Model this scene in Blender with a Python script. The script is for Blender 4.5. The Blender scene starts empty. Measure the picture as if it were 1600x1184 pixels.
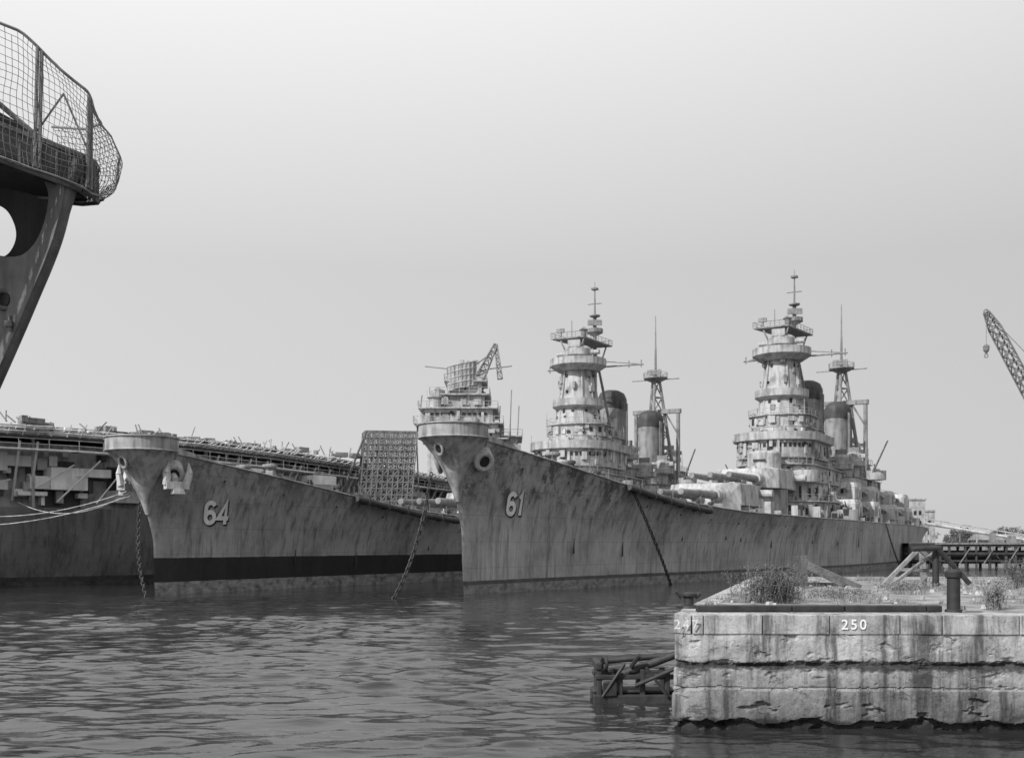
import bpy, bmesh, math, random
import numpy as np
from mathutils import Vector, Matrix, noise
random.seed(7)
SC=bpy.context.scene
H=4.4; F=1650.0

# ---------------------------------------------------------------- materials
def newmat(name):
    m=bpy.data.materials.new(name); m.use_nodes=True
    nt=m.node_tree; b=nt.nodes['Principled BSDF']
    return m,nt,b
def N(nt,t,**k):
    n=nt.nodes.new(t)
    for a,v in k.items(): setattr(n,a,v)
    return n
def L(nt,a,b): nt.links.new(a,b)
def ramp(nt,fac,stops):
    r=N(nt,'ShaderNodeValToRGB'); e=r.color_ramp.elements
    e[0].position=stops[0][0]; e[0].color=(stops[0][1],)*3+(1,)
    e[1].position=stops[-1][0]; e[1].color=(stops[-1][1],)*3+(1,)
    for p,c in stops[1:-1]:
        x=e.new(p); x.color=(c,c,c,1)
    L(nt,fac,r.inputs[0]); return r.outputs[0]
def coordnoise(nt,scale,sc3=(1,1,1),detail=5,rough=.6,dist=0,loc=(0,0,0)):
    tc=N(nt,'ShaderNodeTexCoord'); mp=N(nt,'ShaderNodeMapping'); mp.inputs['Scale'].default_value=sc3; mp.inputs['Location'].default_value=loc
    L(nt,tc.outputs['Object'],mp.inputs[0])
    n=N(nt,'ShaderNodeTexNoise'); n.inputs['Scale'].default_value=scale; n.inputs['Detail'].default_value=detail
    n.inputs['Roughness'].default_value=rough; n.inputs['Distortion'].default_value=dist
    L(nt,mp.outputs[0],n.inputs['Vector']); return n.outputs['Fac']
def mul(nt,a,b,op='MULTIPLY'):
    m=N(nt,'ShaderNodeMath',operation=op)
    for i,x in enumerate((a,b)):
        if isinstance(x,(int,float)): m.inputs[i].default_value=x
        else: L(nt,x,m.inputs[i])
    return m.outputs[0]
def mixc(nt,f,a,b):
    m=N(nt,'ShaderNodeMix',data_type='RGBA')
    if isinstance(f,(int,float)): m.inputs[0].default_value=f
    else: L(nt,f,m.inputs[0])
    for i,x in ((6,a),(7,b)):
        if isinstance(x,(int,float)): m.inputs[i].default_value=(x,x,x,1)
        else: L(nt,x,m.inputs[i])
    return m.outputs[2]
def paint(name,base,rough=.65,lo=.55,hi=1.15,scale=.6,streak=.45,bump=.15,bs=3.0):
    m,nt,b=newmat(name)
    a=ramp(nt,coordnoise(nt,scale,detail=6),[(.3,lo),(.5,.95),(.72,hi)])
    s=ramp(nt,coordnoise(nt,1.6,(1,1,.13),detail=4),[(.35,1-streak),(.55,1.0)])
    v=mul(nt,mul(nt,a,s),base)
    L(nt,v,b.inputs['Base Color']); b.inputs['Roughness'].default_value=rough
    bp=N(nt,'ShaderNodeBump'); bp.inputs['Strength'].default_value=bump; bp.inputs['Distance'].default_value=.1
    L(nt,coordnoise(nt,bs),bp.inputs['Height']); L(nt,bp.outputs[0],b.inputs['Normal'])
    return m
def hullmat(name,base,b0,b1,lowc,bootc,sclo=6.0,scstr=.8):
    m,nt,b=newmat(name)
    tc=N(nt,'ShaderNodeTexCoord'); sp=N(nt,'ShaderNodeSeparateXYZ'); L(nt,tc.outputs['Object'],sp.inputs[0])
    z=mul(nt,sp.outputs[2],mul(nt,coordnoise(nt,.9,(1,1,.4)),.12),'ADD')
    big=ramp(nt,coordnoise(nt,.2,(1,1,.8),detail=9,rough=.68),[(.35,.55),(.5,.95),(.68,1.25)])
    st=ramp(nt,coordnoise(nt,1.7,(1,1,.05),detail=6,rough=.72),[(.34,.42),(.5,.98),(.75,1.12)])
    sc=ramp(nt,coordnoise(nt,.42,(1,.75,.75),detail=10,rough=.78,dist=.3,loc=(3,7,1)),[(.49,0.0),(.56,1.0)])
    hi=N(nt,'ShaderNodeMapRange'); hi.inputs[1].default_value=sclo; hi.inputs[2].default_value=sclo+3
    L(nt,sp.outputs[2],hi.inputs[0])
    near=N(nt,'ShaderNodeMapRange'); near.inputs[1].default_value=22; near.inputs[2].default_value=34; near.inputs[3].default_value=1; near.inputs[4].default_value=.35
    L(nt,sp.outputs[1],near.inputs[0])
    scf=mul(nt,mul(nt,mul(nt,sc,hi.outputs[0]),near.outputs[0]),scstr)
    c=mul(nt,mul(nt,big,st),base)
    c=mixc(nt,scf,c,.06)
    br=N(nt,'ShaderNodeTexBrick'); cm=N(nt,'ShaderNodeCombineXYZ')
    L(nt,sp.outputs[1],cm.inputs[0]); L(nt,sp.outputs[2],cm.inputs[1]); L(nt,cm.outputs[0],br.inputs[0])
    br.inputs['Scale'].default_value=1; br.inputs['Brick Width'].default_value=8; br.inputs['Row Height'].default_value=2.3
    br.inputs['Mortar Size'].default_value=.03
    c=mixc(nt,mul(nt,br.outputs['Fac'],.3),c,.07)
    low=mul(nt,ramp(nt,coordnoise(nt,1.1,(1,1,1.5),detail=8,rough=.7),[(.35,.3),(.6,1.25)]),lowc)
    g1=mul(nt,z,b0,'GREATER_THAN'); g2=mul(nt,z,b1,'GREATER_THAN')
    boot=mul(nt,ramp(nt,coordnoise(nt,.7,(1,1,.3),detail=6),[(.3,.6),(.7,1.6)]),bootc)
    c2=mixc(nt,g1,low,boot); c3=mixc(nt,g2,c2,c)
    L(nt,c3,b.inputs['Base Color']); b.inputs['Roughness'].default_value=.6
    bp=N(nt,'ShaderNodeBump'); bp.inputs['Strength'].default_value=.4; bp.inputs['Distance'].default_value=.14
    L(nt,coordnoise(nt,.8,(1,1,1),detail=4),bp.inputs['Height']); L(nt,bp.outputs[0],b.inputs['Normal'])
    return m

M_LIGHT=paint('haze_paint',.45,lo=.55)
M_TUB=paint('tub_paint',.42,lo=.6,streak=.5,scale=.9)
M_MID=paint('mid_paint',.28,lo=.5)
M_GUN=paint('gun_paint',.27,lo=.55)
M_DARK=paint('dark_paint',.06)
M_BLACK=paint('black_opening',.02)
M_WHITE=paint('white_paint',.78,lo=.8,streak=.2)
M_PALE=paint('pale_paint',.56,lo=.6,streak=.4)
M_COVER=paint('canvas_cover',.5,lo=.65,streak=.35)
M_DECK=paint('weathered_deck',.22)
M_NEAR=paint('near_ship_paint',.15,scale=.9,lo=.6,streak=.4,bump=.4,bs=1.2)
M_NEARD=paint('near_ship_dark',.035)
M_CARR=hullmat('carrier_hull_paint',.14,.5,1.0,.06,.04)
M_H61=hullmat('hull_paint_a',.36,.9,1.25,.2,.06,6.3,.85)
M_H64=hullmat('hull_paint_b',.33,2.25,4.35,.27,.015,8.5,.6)
M_CHAIN=paint('chain_iron',.05)
M_TIMBER=paint('weathered_timber',.12,scale=3,bump=.5,bs=8)
M_TIMBERL=paint('bleached_timber',.27,scale=3,bump=.5,bs=8)
M_ROPE=paint('rope',.6)
M_IRON=paint('bollard_iron',.04,scale=4)
M_NUMD=paint('number_shadow',.025)

# ---------------------------------------------------------------- mesh helper
class MB:
    def __init__(s): s.v=[]; s.f=[]
    def add(s,vs,fs):
        o=len(s.v); s.v+= [tuple(p) for p in vs]; s.f+=[tuple(i+o for i in f) for f in fs]
    def box(s,c,d,rz=0,top=1.0,rx=0):
        x,y,z=[k/2 for k in d]; P=[]
        for zz,t in ((-z,1),(z,top)):
            for a,b in ((-1,-1),(1,-1),(1,1),(-1,1)): P.append(Vector((a*x*t,b*y*t,zz)))
        R=Matrix.Rotation(rz,3,'Z')@Matrix.Rotation(rx,3,'X'); P=[R@p+Vector(c) for p in P]
        s.add(P,[(0,3,2,1),(4,5,6,7),(0,1,5,4),(1,2,6,5),(2,3,7,6),(3,0,4,7)])
    def prism(s,poly,z0,z1,poly2=None):
        n=len(poly); p2=poly2 or poly
        s.add([(x,y,z0) for x,y in poly]+[(x,y,z1) for x,y in p2],
              [tuple(range(n-1,-1,-1)),tuple(range(n,2*n))]+[(i,(i+1)%n,n+(i+1)%n,n+i) for i in range(n)])
    def cyl(s,p0,p1,r0,r1=None,n=8,cap=True):
        r1=r0 if r1 is None else r1
        p0=Vector(p0); p1=Vector(p1); d=p1-p0
        if d.length<1e-6: return
        q=d.to_track_quat('Z','Y'); A=[];B=[]
        for i in range(n):
            a=2*math.pi*i/n; c=Vector((math.cos(a),math.sin(a),0)); A.append(p0+q@(c*r0)); B.append(p1+q@(c*r1))
        fs=[(i,(i+1)%n,n+(i+1)%n,n+i) for i in range(n)]
        if cap: fs+=[tuple(range(n-1,-1,-1)),tuple(range(n,2*n))]
        s.add(A+B,fs)
    def lathe(s,c,prof,n=24,ey=1.0):
        c=Vector(c); vs=[]; 
        for r,z in prof:
            for i in range(n):
                a=2*math.pi*i/n; vs.append((c.x+r*math.cos(a),c.y+r*ey*math.sin(a),c.z+z))
        fs=[(k*n+i,k*n+(i+1)%n,(k+1)*n+(i+1)%n,(k+1)*n+i) for k in range(len(prof)-1) for i in range(n)]
        m=len(prof)-1; fs+=[tuple(range(n-1,-1,-1)),tuple(m*n+i for i in range(n))]
        s.add(vs,fs)
    def poly(s,pts,r,n=5):
        for a,b in zip(pts[:-1],pts[1:]): s.cyl(a,b,r,n=n)
    def torus(s,c,R,r,axis=(0,0,1),n=16,m=6,stretch=1.0):
        q=Vector(axis).to_track_quat('Z','Y'); vs=[]
        for i in range(n):
            a=2*math.pi*i/n
            for j in range(m):
                b=2*math.pi*j/m
                vs.append(Vector(c)+q@Vector(((R+r*math.cos(b))*math.cos(a)*stretch,(R+r*math.cos(b))*math.sin(a),r*math.sin(b))))
        s.add(vs,[(i*m+j,((i+1)%n)*m+j,((i+1)%n)*m+(j+1)%m,i*m+(j+1)%m) for i in range(n) for j in range(m)])
    def rail(s,pts,h=1.0,r=.035,step=2.2,closed=False,mid=True):
        P=[Vector(p) for p in pts]
        if closed: P.append(P[0])
        for a,b in zip(P[:-1],P[1:]):
            u=Vector((0,0,h)); s.cyl(a+u,b+u,r,n=4)
            if mid: s.cyl(a+u*.5,b+u*.5,r*.7,n=3)
            k=max(1,int((b-a).length/step))
            for i in range(k): 
                p=a.lerp(b,i/k); s.cyl(p,p+u,r,n=4)
    def obj(s,name,mat,parent=None,smooth=False,bevel=0):
        me=bpy.data.meshes.new(name); me.from_pydata(s.v,[],s.f); me.validate(); me.update()
        o=bpy.data.objects.new(name,me); SC.collection.objects.link(o)
        me.materials.append(mat)
        if parent: o.parent=parent
        if smooth:
            for p in me.polygons: p.use_smooth=True
            me.set_sharp_from_angle(angle=math.radians(40))
        if bevel:
            b=o.modifiers.new('b','BEVEL'); b.width=bevel; b.segments=2; b.limit_method='ANGLE'
        return o
def empty(name,loc=(0,0,0),rz=0):
    e=bpy.data.objects.new(name,None); SC.collection.objects.link(e); e.location=loc; e.rotation_euler=(0,0,rz); return e
def smooth_interp(xs,ys,w=6.0):
    g=np.arange(-20,320,.5); y=np.interp(g,xs,ys); k=int(w/.5)|1
    yp=np.pad(y,k//2,mode='edge'); y=np.convolve(yp,np.ones(k)/k,'valid')
    return lambda s: float(np.interp(s,g,y))
def stad(s0,s1,hb,r=None,rear=None):
    r=hb if r is None else r; rear=hb*.3 if rear is None else rear; P=[]
    for i in range(13):
        a=math.pi*i/12; P.append((-hb*math.cos(a), s0+r-r*math.sin(a)))
    P+=[(hb,s1-rear),(hb-rear,s1),(-hb+rear,s1),(-hb,s1-rear)]
    return P
def greeble(mb,poly,z0,z1,n,rng,smax=1.2,out=.5):
    m=len(poly)
    lens=[math.dist(poly[i],poly[(i+1)%m]) for i in range(m)]
    for _ in range(n):
        i=rng.choices(range(m),lens)[0]; t=rng.random()
        a=poly[i]; b=poly[(i+1)%m]; x=a[0]+(b[0]-a[0])*t; y=a[1]+(b[1]-a[1])*t
        w=rng.uniform(.3,smax); h=rng.uniform(.4,min(2.2,(z1-z0)*.8)); d=rng.uniform(.2,out*2)
        z=rng.uniform(z0+h/2,max(z0+h/2+.01,z1-h/2)); 
        an=math.atan2(b[1]-a[1],b[0]-a[0])
        mb.box((x,y,z),(w,d,h),rz=an)
def chain(mb,P0,P1,sag,link=.42,r=.055):
    P0=Vector(P0);P1=Vector(P1); n=max(4,int((P1-P0).length/(link*.78)))
    pts=[]
    for i in range(n+1):
        t=i/n; p=P0.lerp(P1,t)-Vector(sag)*(4*t*(1-t)); pts.append(p)
    for i in range(n):
        d=(pts[i+1]-pts[i]).normalized(); c=(pts[i]+pts[i+1])/2
        q=d.to_track_quat('X','Z')
        if i%2: q=q@Matrix.Rotation(math.pi/2,3,'X').to_quaternion()
        vs=[];nn=10;m=5
        for k in range(nn):
            a=2*math.pi*k/nn
            for j in range(m):
                b=2*math.pi*j/m
                vs.append(c+q@Vector(((link*.5+r*math.cos(b))*math.cos(a)*1.05,(link*.3+r*math.cos(b))*math.sin(a),r*math.sin(b))))
        mb.add(vs,[(k*m+j,((k+1)%nn)*m+j,((k+1)%nn)*m+(j+1)%m,k*m+(j+1)%m) for k in range(nn) for j in range(m)])

# ---------------------------------------------------------------- battleship
deckz=smooth_interp([-10,0,15,25,35,50,70,113,260],[14.0,13.5,11.7,10.3,9.1,8.3,8.1,8.0,8.6],8)
hbd=smooth_interp([0,6,12,20,35,50,70,90,113,150,190,225,240],[2.1,2.9,3.6,4.7,7.2,9.8,12.4,13.9,14.4,14.0,11,7,5],5)
hbw=smooth_interp([0,10,20,35,50,70,90,113,150,190,225,240],[.25,1.3,2.6,4.9,7.6,11,13.3,14.2,13.8,10,4.5,1.5],3)
LS=236.0
def stem(z): 
    t=max(0,(z-5.3)/8.1); return -3.6*t**1.45 + (.3*max(0,1-max(z,0)/3))
def hull_xy(s,z,side=1):
    dz=deckz(s); t=min(1,max(0,z/dz)); fade=max(0,1-s/45)
    y=s+stem(z)*fade
    b=hbw(s)+(hbd(s)-hbw(s))*t**2.6
    r=min(1,math.sqrt(max(0,s)/2.2))
    return side*b*r, y
def number_mesh(txt):
    """block numerals built from stroked centre lines (navy hull numbers, slanted)"""
    def arcp(cx,cy,rx,ry,a0,a1,n=14):
        return [(cx+rx*math.cos(math.radians(a0+(a1-a0)*i/n)),cy+ry*math.sin(math.radians(a0+(a1-a0)*i/n))) for i in range(n+1)]
    G={'6':[arcp(.58,1.42,.48,.48,25,180,9)+[(.10,.6)]+arcp(.58,.58,.48,.48,180,540,26)],
       '4':[[(1.12,.55),(.02,.55),(.78,1.95),(.78,0)]],
       '1':[[(.12,1.5),(.42,1.95),(.42,0)]]}
    adv={'6':1.5,'4':1.5,'1':.9}; W=.2; out=[]; x0=0
    for ch in txt:
        for line in G[ch]:
            P=[np.array(p) for p in line]; Lf=[];Rt=[]
            for i,p in enumerate(P):
                a=P[max(0,i-1)]; b=P[min(len(P)-1,i+1)]
                if i==0 or i==len(P)-1:
                    d=(b-a)/np.linalg.norm(b-a); n=np.array([-d[1],d[0]]); m=1
                else:
                    d1=(p-a)/np.linalg.norm(p-a); d2=(b-p)/np.linalg.norm(b-p); n1=np.array([-d1[1],d1[0]]); n2=np.array([-d2[1],d2[0]])
                    n=n1+n2; ln=np.linalg.norm(n); n=n/ln; m=min(2.2,1/max(.2,float(n@n1)))
                Lf.append(p+n*W*m); Rt.append(p-n*W*m)
            for i in range(len(P)-1):
                K=max(1,int(np.linalg.norm(P[i+1]-P[i])/.15))
                for k in range(K):
                    q=[]
                    for tt in (k/K,(k+1)/K): q.append((Lf[i]*(1-tt)+Lf[i+1]*tt, Rt[i]*(1-tt)+Rt[i+1]*tt))
                    out.append([(v[0]+x0+v[1]*.22,v[1]) for v in (q[0][0],q[0][1],q[1][1],q[1][0])])
        x0+=adv[ch]
    return out
def battleship(name,loc,ang,zoff,hmat,number,ns,nz,anchors,seed):
    rng=random.Random(seed)
    E=empty(name,(loc[0],loc[1],zoff),-math.radians(ang))
    st=[0,.15,.4,.8,1.2,1.6,2.0,2.4]+list(np.arange(3,24,.75))+list(np.arange(24,LS+.1,4.0))
    NV=28; vs=[];fs=[]
    for s in st:
        dz=deckz(s)
        for side in (1,-1):
            for k in range(NV):
                z=-1.5+(dz+1.5)*(k/(NV-1)); x,y=hull_xy(s,z,side); vs.append((x,y,z))
    W=2*NV
    for i in range(len(st)-1):
        for k in range(NV-1):
            a=i*W+k; fs.append((a,a+W,a+W+1,a+1)); a+=NV; fs.append((a,a+1,a+W+1,a+W))
    i=(len(st)-1)*W
    for k in range(NV-1): fs.append((i+k,i+NV+k,i+NV+k+1,i+k+1))
    mb=MB(); mb.add(vs,fs); mb.obj('hull',hmat,E,smooth=True)
    mb=MB(); dv=[];df=[]
    for s in st:
        x,y=hull_xy(s,deckz(s)); dv+=[(x,y,deckz(s)-.05),(-x,y,deckz(s)-.05)]
    for i in range(len(st)-1): df.append((2*i,2*i+1,2*i+3,2*i+2))
    mb.add(dv,df); mb.obj('deck',M_DECK,E)
    mb=MB()
    for side in (1,-1):
        pts=[]
        for s in np.arange(3,LS,3.0):
            x,y=hull_xy(s,deckz(s),side); pts.append((x,y,deckz(s)+.02))
        mb.poly(pts,.09,4)
        for p in pts[2:]:
            if rng.random()<.75: mb.cyl(p,(p[0],p[1],p[2]+1.0),.035,n=4)
    mb.obj('deck_edge_rail',M_MID,E)
    # bow tub
    mb=MB(); yc=-1.35
    prof=[(.25,8.0),(.5,9.2),(.85,10.2),(1.35,11.1),(1.95,11.9),(2.4,12.5),(2.68,13.05),(2.95,13.3),(2.97,13.4),(2.97,14.35),(3.1,14.4),(3.1,14.5),(2.8,14.5),(2.8,13.5),(.1,13.5)]
    vs=[];n=40
    for r,z in prof:
        cy=yc if z>13.2 else (stem(z)-.12+r)*min(1,(13.3-z)/1.2)+yc*(1-min(1,(13.3-z)/1.2))
        for i in range(n):
            a=2*math.pi*i/n; vs.append((r*math.cos(a),cy+r*math.sin(a),z))
    mb.add(vs,[(k*n+i,k*n+(i+1)%n,(k+1)*n+(i+1)%n,(k+1)*n+i) for k in range(len(prof)-1) for i in range(n)])
    mb.torus((0,yc,13.33),2.99,.07,n=40)
    mb.obj('bow_gun_tub',M_TUB,E,smooth=True)
    mb=MB()
    for side in (1,-1):
        p=[]
        for s in np.arange(1,9,1.0):
            x,y=hull_xy(s,deckz(s),side); p.append((x,y,deckz(s)))
        for (a,b) in zip(p[:-1],p[1:]):
            h0=.9*max(0,1-(a[1]+3)/9); h1=.9*max(0,1-(b[1]+3)/9)
            for o in (0,-.08*side): mb.add([(a[0]+o,a[1],a[2]),(b[0]+o,b[1],b[2]),(b[0]+o,b[1],b[2]+h1),(a[0]+o,a[1],a[2]+h0)],[(0,1,2,3)])
    mb.obj('bow_bulwark',M_TUB,E)
    # hawse bolsters and bullnose
    hp=MB(); hd=MB(); an=MB()
    for side in (1,-1):
        c=Vector((side*2.15,-.05,11.45)); d=Vector((side*.80,-.5,-.35)).normalized()
        hp.cyl(c-d*1.7+Vector((0,0,.4)),c+d*.2,1.35,.86,n=24,cap=False)
        hp.cyl(c+d*.2,c+d*.42,.86,.52,n=24,cap=False); hp.torus(c+d*.28,.7,.22,axis=d,n=24,m=8)
        hd.cyl(c+d*.1,c+d*.25,.58,n=18)
        if anchors:
            dn=Vector((side*.25,0,-1)).normalized(); f=Vector((side*.45,.89,0)).normalized(); o_=c+d*.7
            an.cyl(c,o_+dn*.3,.28,n=8)
            an.box(o_+dn*.8,(.7,2.0,.65),rz=-side*.47); an.box(o_+dn*1.3,(.6,1.1,.5),rz=-side*.47,top=.8)
            for k in (-1,1):
                a=o_+dn*.75+f*(k*.85); an.cyl(a,a+Vector((side*.2,0,1.0))+f*(k*.12),.36,.3,n=6); an.cyl(a+Vector((side*.2,0,1.0))+f*(k*.12),a+Vector((side*.25,0,1.9)),.3,.05,n=6)
    c=Vector((-.15,-3.2,12.35)); d=Vector((-.05,-.95,-.3)).normalized()
    hp.torus(c+d*.14,.52,.16,axis=d,n=22,m=8,stretch=.7); hp.cyl(c-d*.6,c+d*.1,.7,.58,n=18,cap=False)
    hd.cyl(c,c+d*.14,.4,n=16)
    hp.obj('hawse_bolsters',M_TUB,E,smooth=True); hd.obj('hawse_openings',M_BLACK,E)
    if anchors: an.obj('anchors',M_PALE,E,bevel=.06)
    mb=MB(); pts=[]
    for s in np.arange(24,41,1.5):
        x,y=hull_xy(s,deckz(s)); pts.append((x+.35,y,deckz(s)-.25-.02*(s-24)))
    mb.poly(pts,.33,8)
    for p in pts[1::2]: mb.box((p[0]-.1,p[1],p[2]+.1),(.9,.25,.9))
    mb.obj('stowed_boom',M_DARK,E)
    mb=MB()
    for s,z,h in ((17,4.2,1.5),(26,4,1.8),(38,5.0,.5),(48,5.2,.6),(52,5,.6),(61,4.5,1.2),(75,4.7,.5),(86,4.5,.6),(98,4.6,1.4)):
        x,y=hull_xy(s,z); mb.box((x+.02,y,z),(.14,.09,h))
    for s in range(8,110,7):
        z=deckz(s)-1.4; x,y=hull_xy(s,z); mb.cyl((x-.1,y,z),(x+.05,y,z),.12,n=8)
    mb.obj('hull_fittings',M_DARK,E)
    # number
    quads=number_mesh(number)
    for off,mat,dx,dzz,nm in ((.06,M_NUMD,.2,-.14,'number_shadow'),(.12,M_WHITE,0,0,'bow_number')):
        mb=MB()
        for q in quads:
            P=[]
            for u,w in q:
                s=ns+u*1.05+dx; z=nz+w+dzz; x,y=hull_xy(s,z); P.append((x+off,y,z))
            mb.add(P,[(0,1,2,3)])
        # one continuous sheet: overlapping stroke joints nudged apart by stroke order
        mb.obj(nm,mat,E)
    # ---- forecastle clutter
    mb=MB(); md=MB()
    for t in (-1.6,1.6):
        mb.lathe((t,14,deckz(14)),[(.7,0),(.7,.4),(.4,.6),(.4,1.0),(.75,1.15),(.75,1.4),(.2,1.5)],16)
    for _ in range(46):
        s=rng.uniform(12,54); w=hbd(s)*.8; t=rng.uniform(-w,w); z=deckz(s)
        if rng.random()<.5: mb.box((t,s,z+.3),(rng.uniform(.4,1.4),rng.uniform(.4,1.8),rng.uniform(.4,1.0)),rz=rng.random())
        else: md.lathe((t,s,z),[(.3,0),(.25,.6),(.38,.65),(.38,.9),(.1,1.0)],10)
    for side in (1,-1):
        s=50; z=deckz(s); mb.box((side*4.2,s+1.2,z+.5),(8.8,.15,1.3),rz=side*.25)
    mb.obj('deck_fittings',M_MID,E,bevel=.05); md.obj('ventilators',M_DARK,E)
    # ---- turrets
    def turret(s,zb,top,dirn,nm,elev=.0):
        w=MB(); g=MB(); cv=MB(); bar=MB()
        bar.lathe((0,s,zb-.3),[(5.6,0),(5.6,top-3.2-zb+.3)],40)
        z0=top-3.1; f=-dirn
        P0=[(-3.4,-6.4),(3.4,-6.4),(5.4,-3.4),(5.9,2),(5.2,7.5),(3.6,8.6),(-3.6,8.6),(-5.2,7.5),(-5.9,2),(-5.4,-3.4)]
        P1=[(-3.0,-4.6),(3.0,-4.6),(5.0,-2.6),(5.5,2),(4.9,7.2),(3.4,8.2),(-3.4,8.2),(-4.9,7.2),(-5.5,2),(-5.0,-2.6)]
        w.prism([(x,s+y*-f) for x,y in P0],z0,top,[(x,s+y*-f) for x,y in P1])
        for sx in (-1,1):
            w.cyl((sx*5.2,s+5.6*-f,top-1.2),(sx*7.2,s+5.6*-f,top-1.2),.6,n=12)
            w.box((sx*2.5,s+3*-f,top+.25),(1.0,1.6,.5))
        w.box((0,s+1*-f,top+.35),(1.1,1.1,.7)); 
        for k in (-1,0,1):
            a=Vector((k*2.7,s-5.2*-f,z0+1.3)); d=Vector((0,f*1.0,elev))
            cv.cyl(a,a+d*1.9,1.05,.85,n=14)
            g.cyl(a+d*1.2,a+d*8,.6,.48,n=14); g.cyl(a+d*8,a+d*14.2,.48,.34,n=14); g.cyl(a+d*13.8,a+d*14.4,.4,.4,n=14)
        w.obj(nm+'_gunhouse',M_LIGHT,E,bevel=.12);g.obj(nm+'_barrels',M_GUN,E,smooth=True);cv.obj(nm+'_blast_bags',M_COVER,E,smooth=True);bar.obj(nm+'_barbette',M_MID,E,smooth=True)
    turret(66,8.1,12.7,1,'turret_1'); turret(85,8,15.9,1,'turret_2'); turret(190,8,13,-1,'turret_3')
    # ---- superstructure tiers
    light=MB(); dark=MB(); mid=MB(); wh=MB(); rails=MB()
    tiers=[(89,178,9.6,8,11.1),(92,172,8.0,11.1,14.3),(94.5,124,6.2,14.3,17.4),(94,112,6.4,18.6,21.6),(98,109,4.5,21.6,24.0),(98.6,108.4,4.9,24.0,26.0),
           (136,164,5.4,14.3,17.6),(153,163,3.6,17.6,21.4),(122,132,4.6,17.2,20.0),(112,119,3.0,17.3,25.0)]
    light.prism(stad(94.5,111,5.6,r=4.8),17.2,18.6)
    for i,(a,b,hb,z0,z1) in enumerate(tiers):
        P=stad(a,b,hb,r=min(hb,(b-a)*.4)*.85); light.prism(P,z0,z1)
        ov=.45 if i not in (4,) else .1
        P2=stad(a-ov,b+ov,hb+ov,r=min(hb,(b-a)*.4)*.85+.3); light.prism(P2,z1-.02,z1+.14)
        if i!=4: rails.rail([(x,y,z1+.14) for x,y in P2],1.0,.035,2.0,closed=True)
        nn=int((b-a)*1.3)+12
        greeble(light,P,z0,z1,nn,rng); greeble(mid,P,z0,z1,nn//2,rng,.8,.5)
        greeble(dark,P,z0+.4,z1-.3,int(nn*.9),rng,.7,.12)
        greeble(wh,P,z0,z1,nn//4,rng,.9,.4)
    B0=stad(93.3,112.8,7.2,r=6.2); B1=stad(93.45,112.6,7.05,r=6.1)
    for i in range(len(B0)):
        j=(i+1)%len(B0)
        for Q_ in (B0,B1):
            light.add([(*Q_[i],21.6),(*Q_[j],21.6),(*Q_[j],22.8),(*Q_[i],22.8)],[(0,1,2,3)])
        light.add([(*B0[i],22.8),(*B0[j],22.8),(*B1[j],22.8),(*B1[i],22.8)],[(0,1,2,3)])
    light.prism(B0,21.45,21.6)
    P=stad(94-.04,112,6.44,r=6.4*.85)
    for i in range(12):
        a=P[i];b=P[i+1]; an=math.atan2(b[1]-a[1],b[0]-a[0]); ln=math.dist(a,b)
        for k in range(2):
            t=(k+.5)/2; dark.box((a[0]+(b[0]-a[0])*t,a[1]+(b[1]-a[1])*t,20.6),(ln/2*.55,.12,.6),rz=an)
    light.lathe((0,92.4,11),[(2.7,0),(2.7,8.0),(2.4,8.3),(.2,8.6)],24); dark.box((0,89.65,17.8),(2.0,.2,.3))
    # fire control tower
    tw=MB(); s=103
    tw.lathe((0,s,25.8),[(4.1,0),(3.8,2.0),(3.35,4),(2.9,7),(2.6,10.2),(3.1,10.6)],28)
    def gallery(z,r,h=1.1,y=s,tk=tw,u=.9):
        tk.lathe((0,y,z),[(r-1.4,-u),(r,0),(r,h),(r-.12,h),(r-.12,.12),(.3,.12)],36)
    gallery(29.3,4.5,1.2); gallery(36.4,4.9,1.2)
    for z,r in ((27.4,3.9),(28.4,3.75),(31.8,3.2),(34.6,2.8)):
        for i in range(12):
            a=2*math.pi*(i+rng.random()*.5)/12
            if rng.random()<.55: dark.box((r*math.cos(a),s+r*math.sin(a),z),(.15,.45,rng.uniform(.3,.7)),rz=a)
    for i in range(22):
        a=rng.random()*6.28; z=rng.uniform(26.3,35.4); r=3.85-(z-26)*.11
        (tw if i%2 else mid).box((r*math.cos(a),s+r*math.sin(a),z),(rng.uniform(.4,1.0),rng.uniform(.4,1.0),rng.uniform(.5,1.5)),rz=a)
    for a in (-2.2,-1.0,-.4,.5,3.6,4.1):
        tw.cyl((4.0*math.cos(a),s+4.0*math.sin(a),26),(2.7*math.cos(a),s+2.7*math.sin(a),36.2),.13,n=5)
    tw.lathe((0,s,37.0),[(2.0,0),(2.0,1.2),(2.4,1.3),(2.4,2.4),(1.8,2.9),(.3,3.0)],20)
    tw.cyl((-3.9,s,38.8),(3.9,s,38.8),.42,n=10)
    tw.box((0,s-2.0,40.2),(2.2,.5,1.2)); tw.box((0,s,40.2),(1.5,1.5,.9))
    tw.lathe((0,s+4.5,29.5),[(1.0,0),(1.0,8.5),(2.2,8.8),(2.2,9.1),(.2,9.15)],14)
    tw.obj('fire_control_tower',M_LIGHT,E,smooth=True)
    rad=MB(); ym=111.5
    rad.prism([(-4.6,s-1.4),(1.5,s-1.4),(3.0,ym+1),(-2.0,ym+1)],41.3,41.55)
    rad.rail([(-4.6,s-1.4,41.5),(1.5,s-1.4,41.5),(3.0,ym+1,41.5),(-2.0,ym+1,41.5)],.9,.05,1.3,closed=True)
    for (x,y) in ((-3,s-1),(1.4,s-1),(-1.6,ym),(2.2,ym)): rad.cyl((x*.4,y,37.5),(x,y,41.3),.15,n=5)
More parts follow.
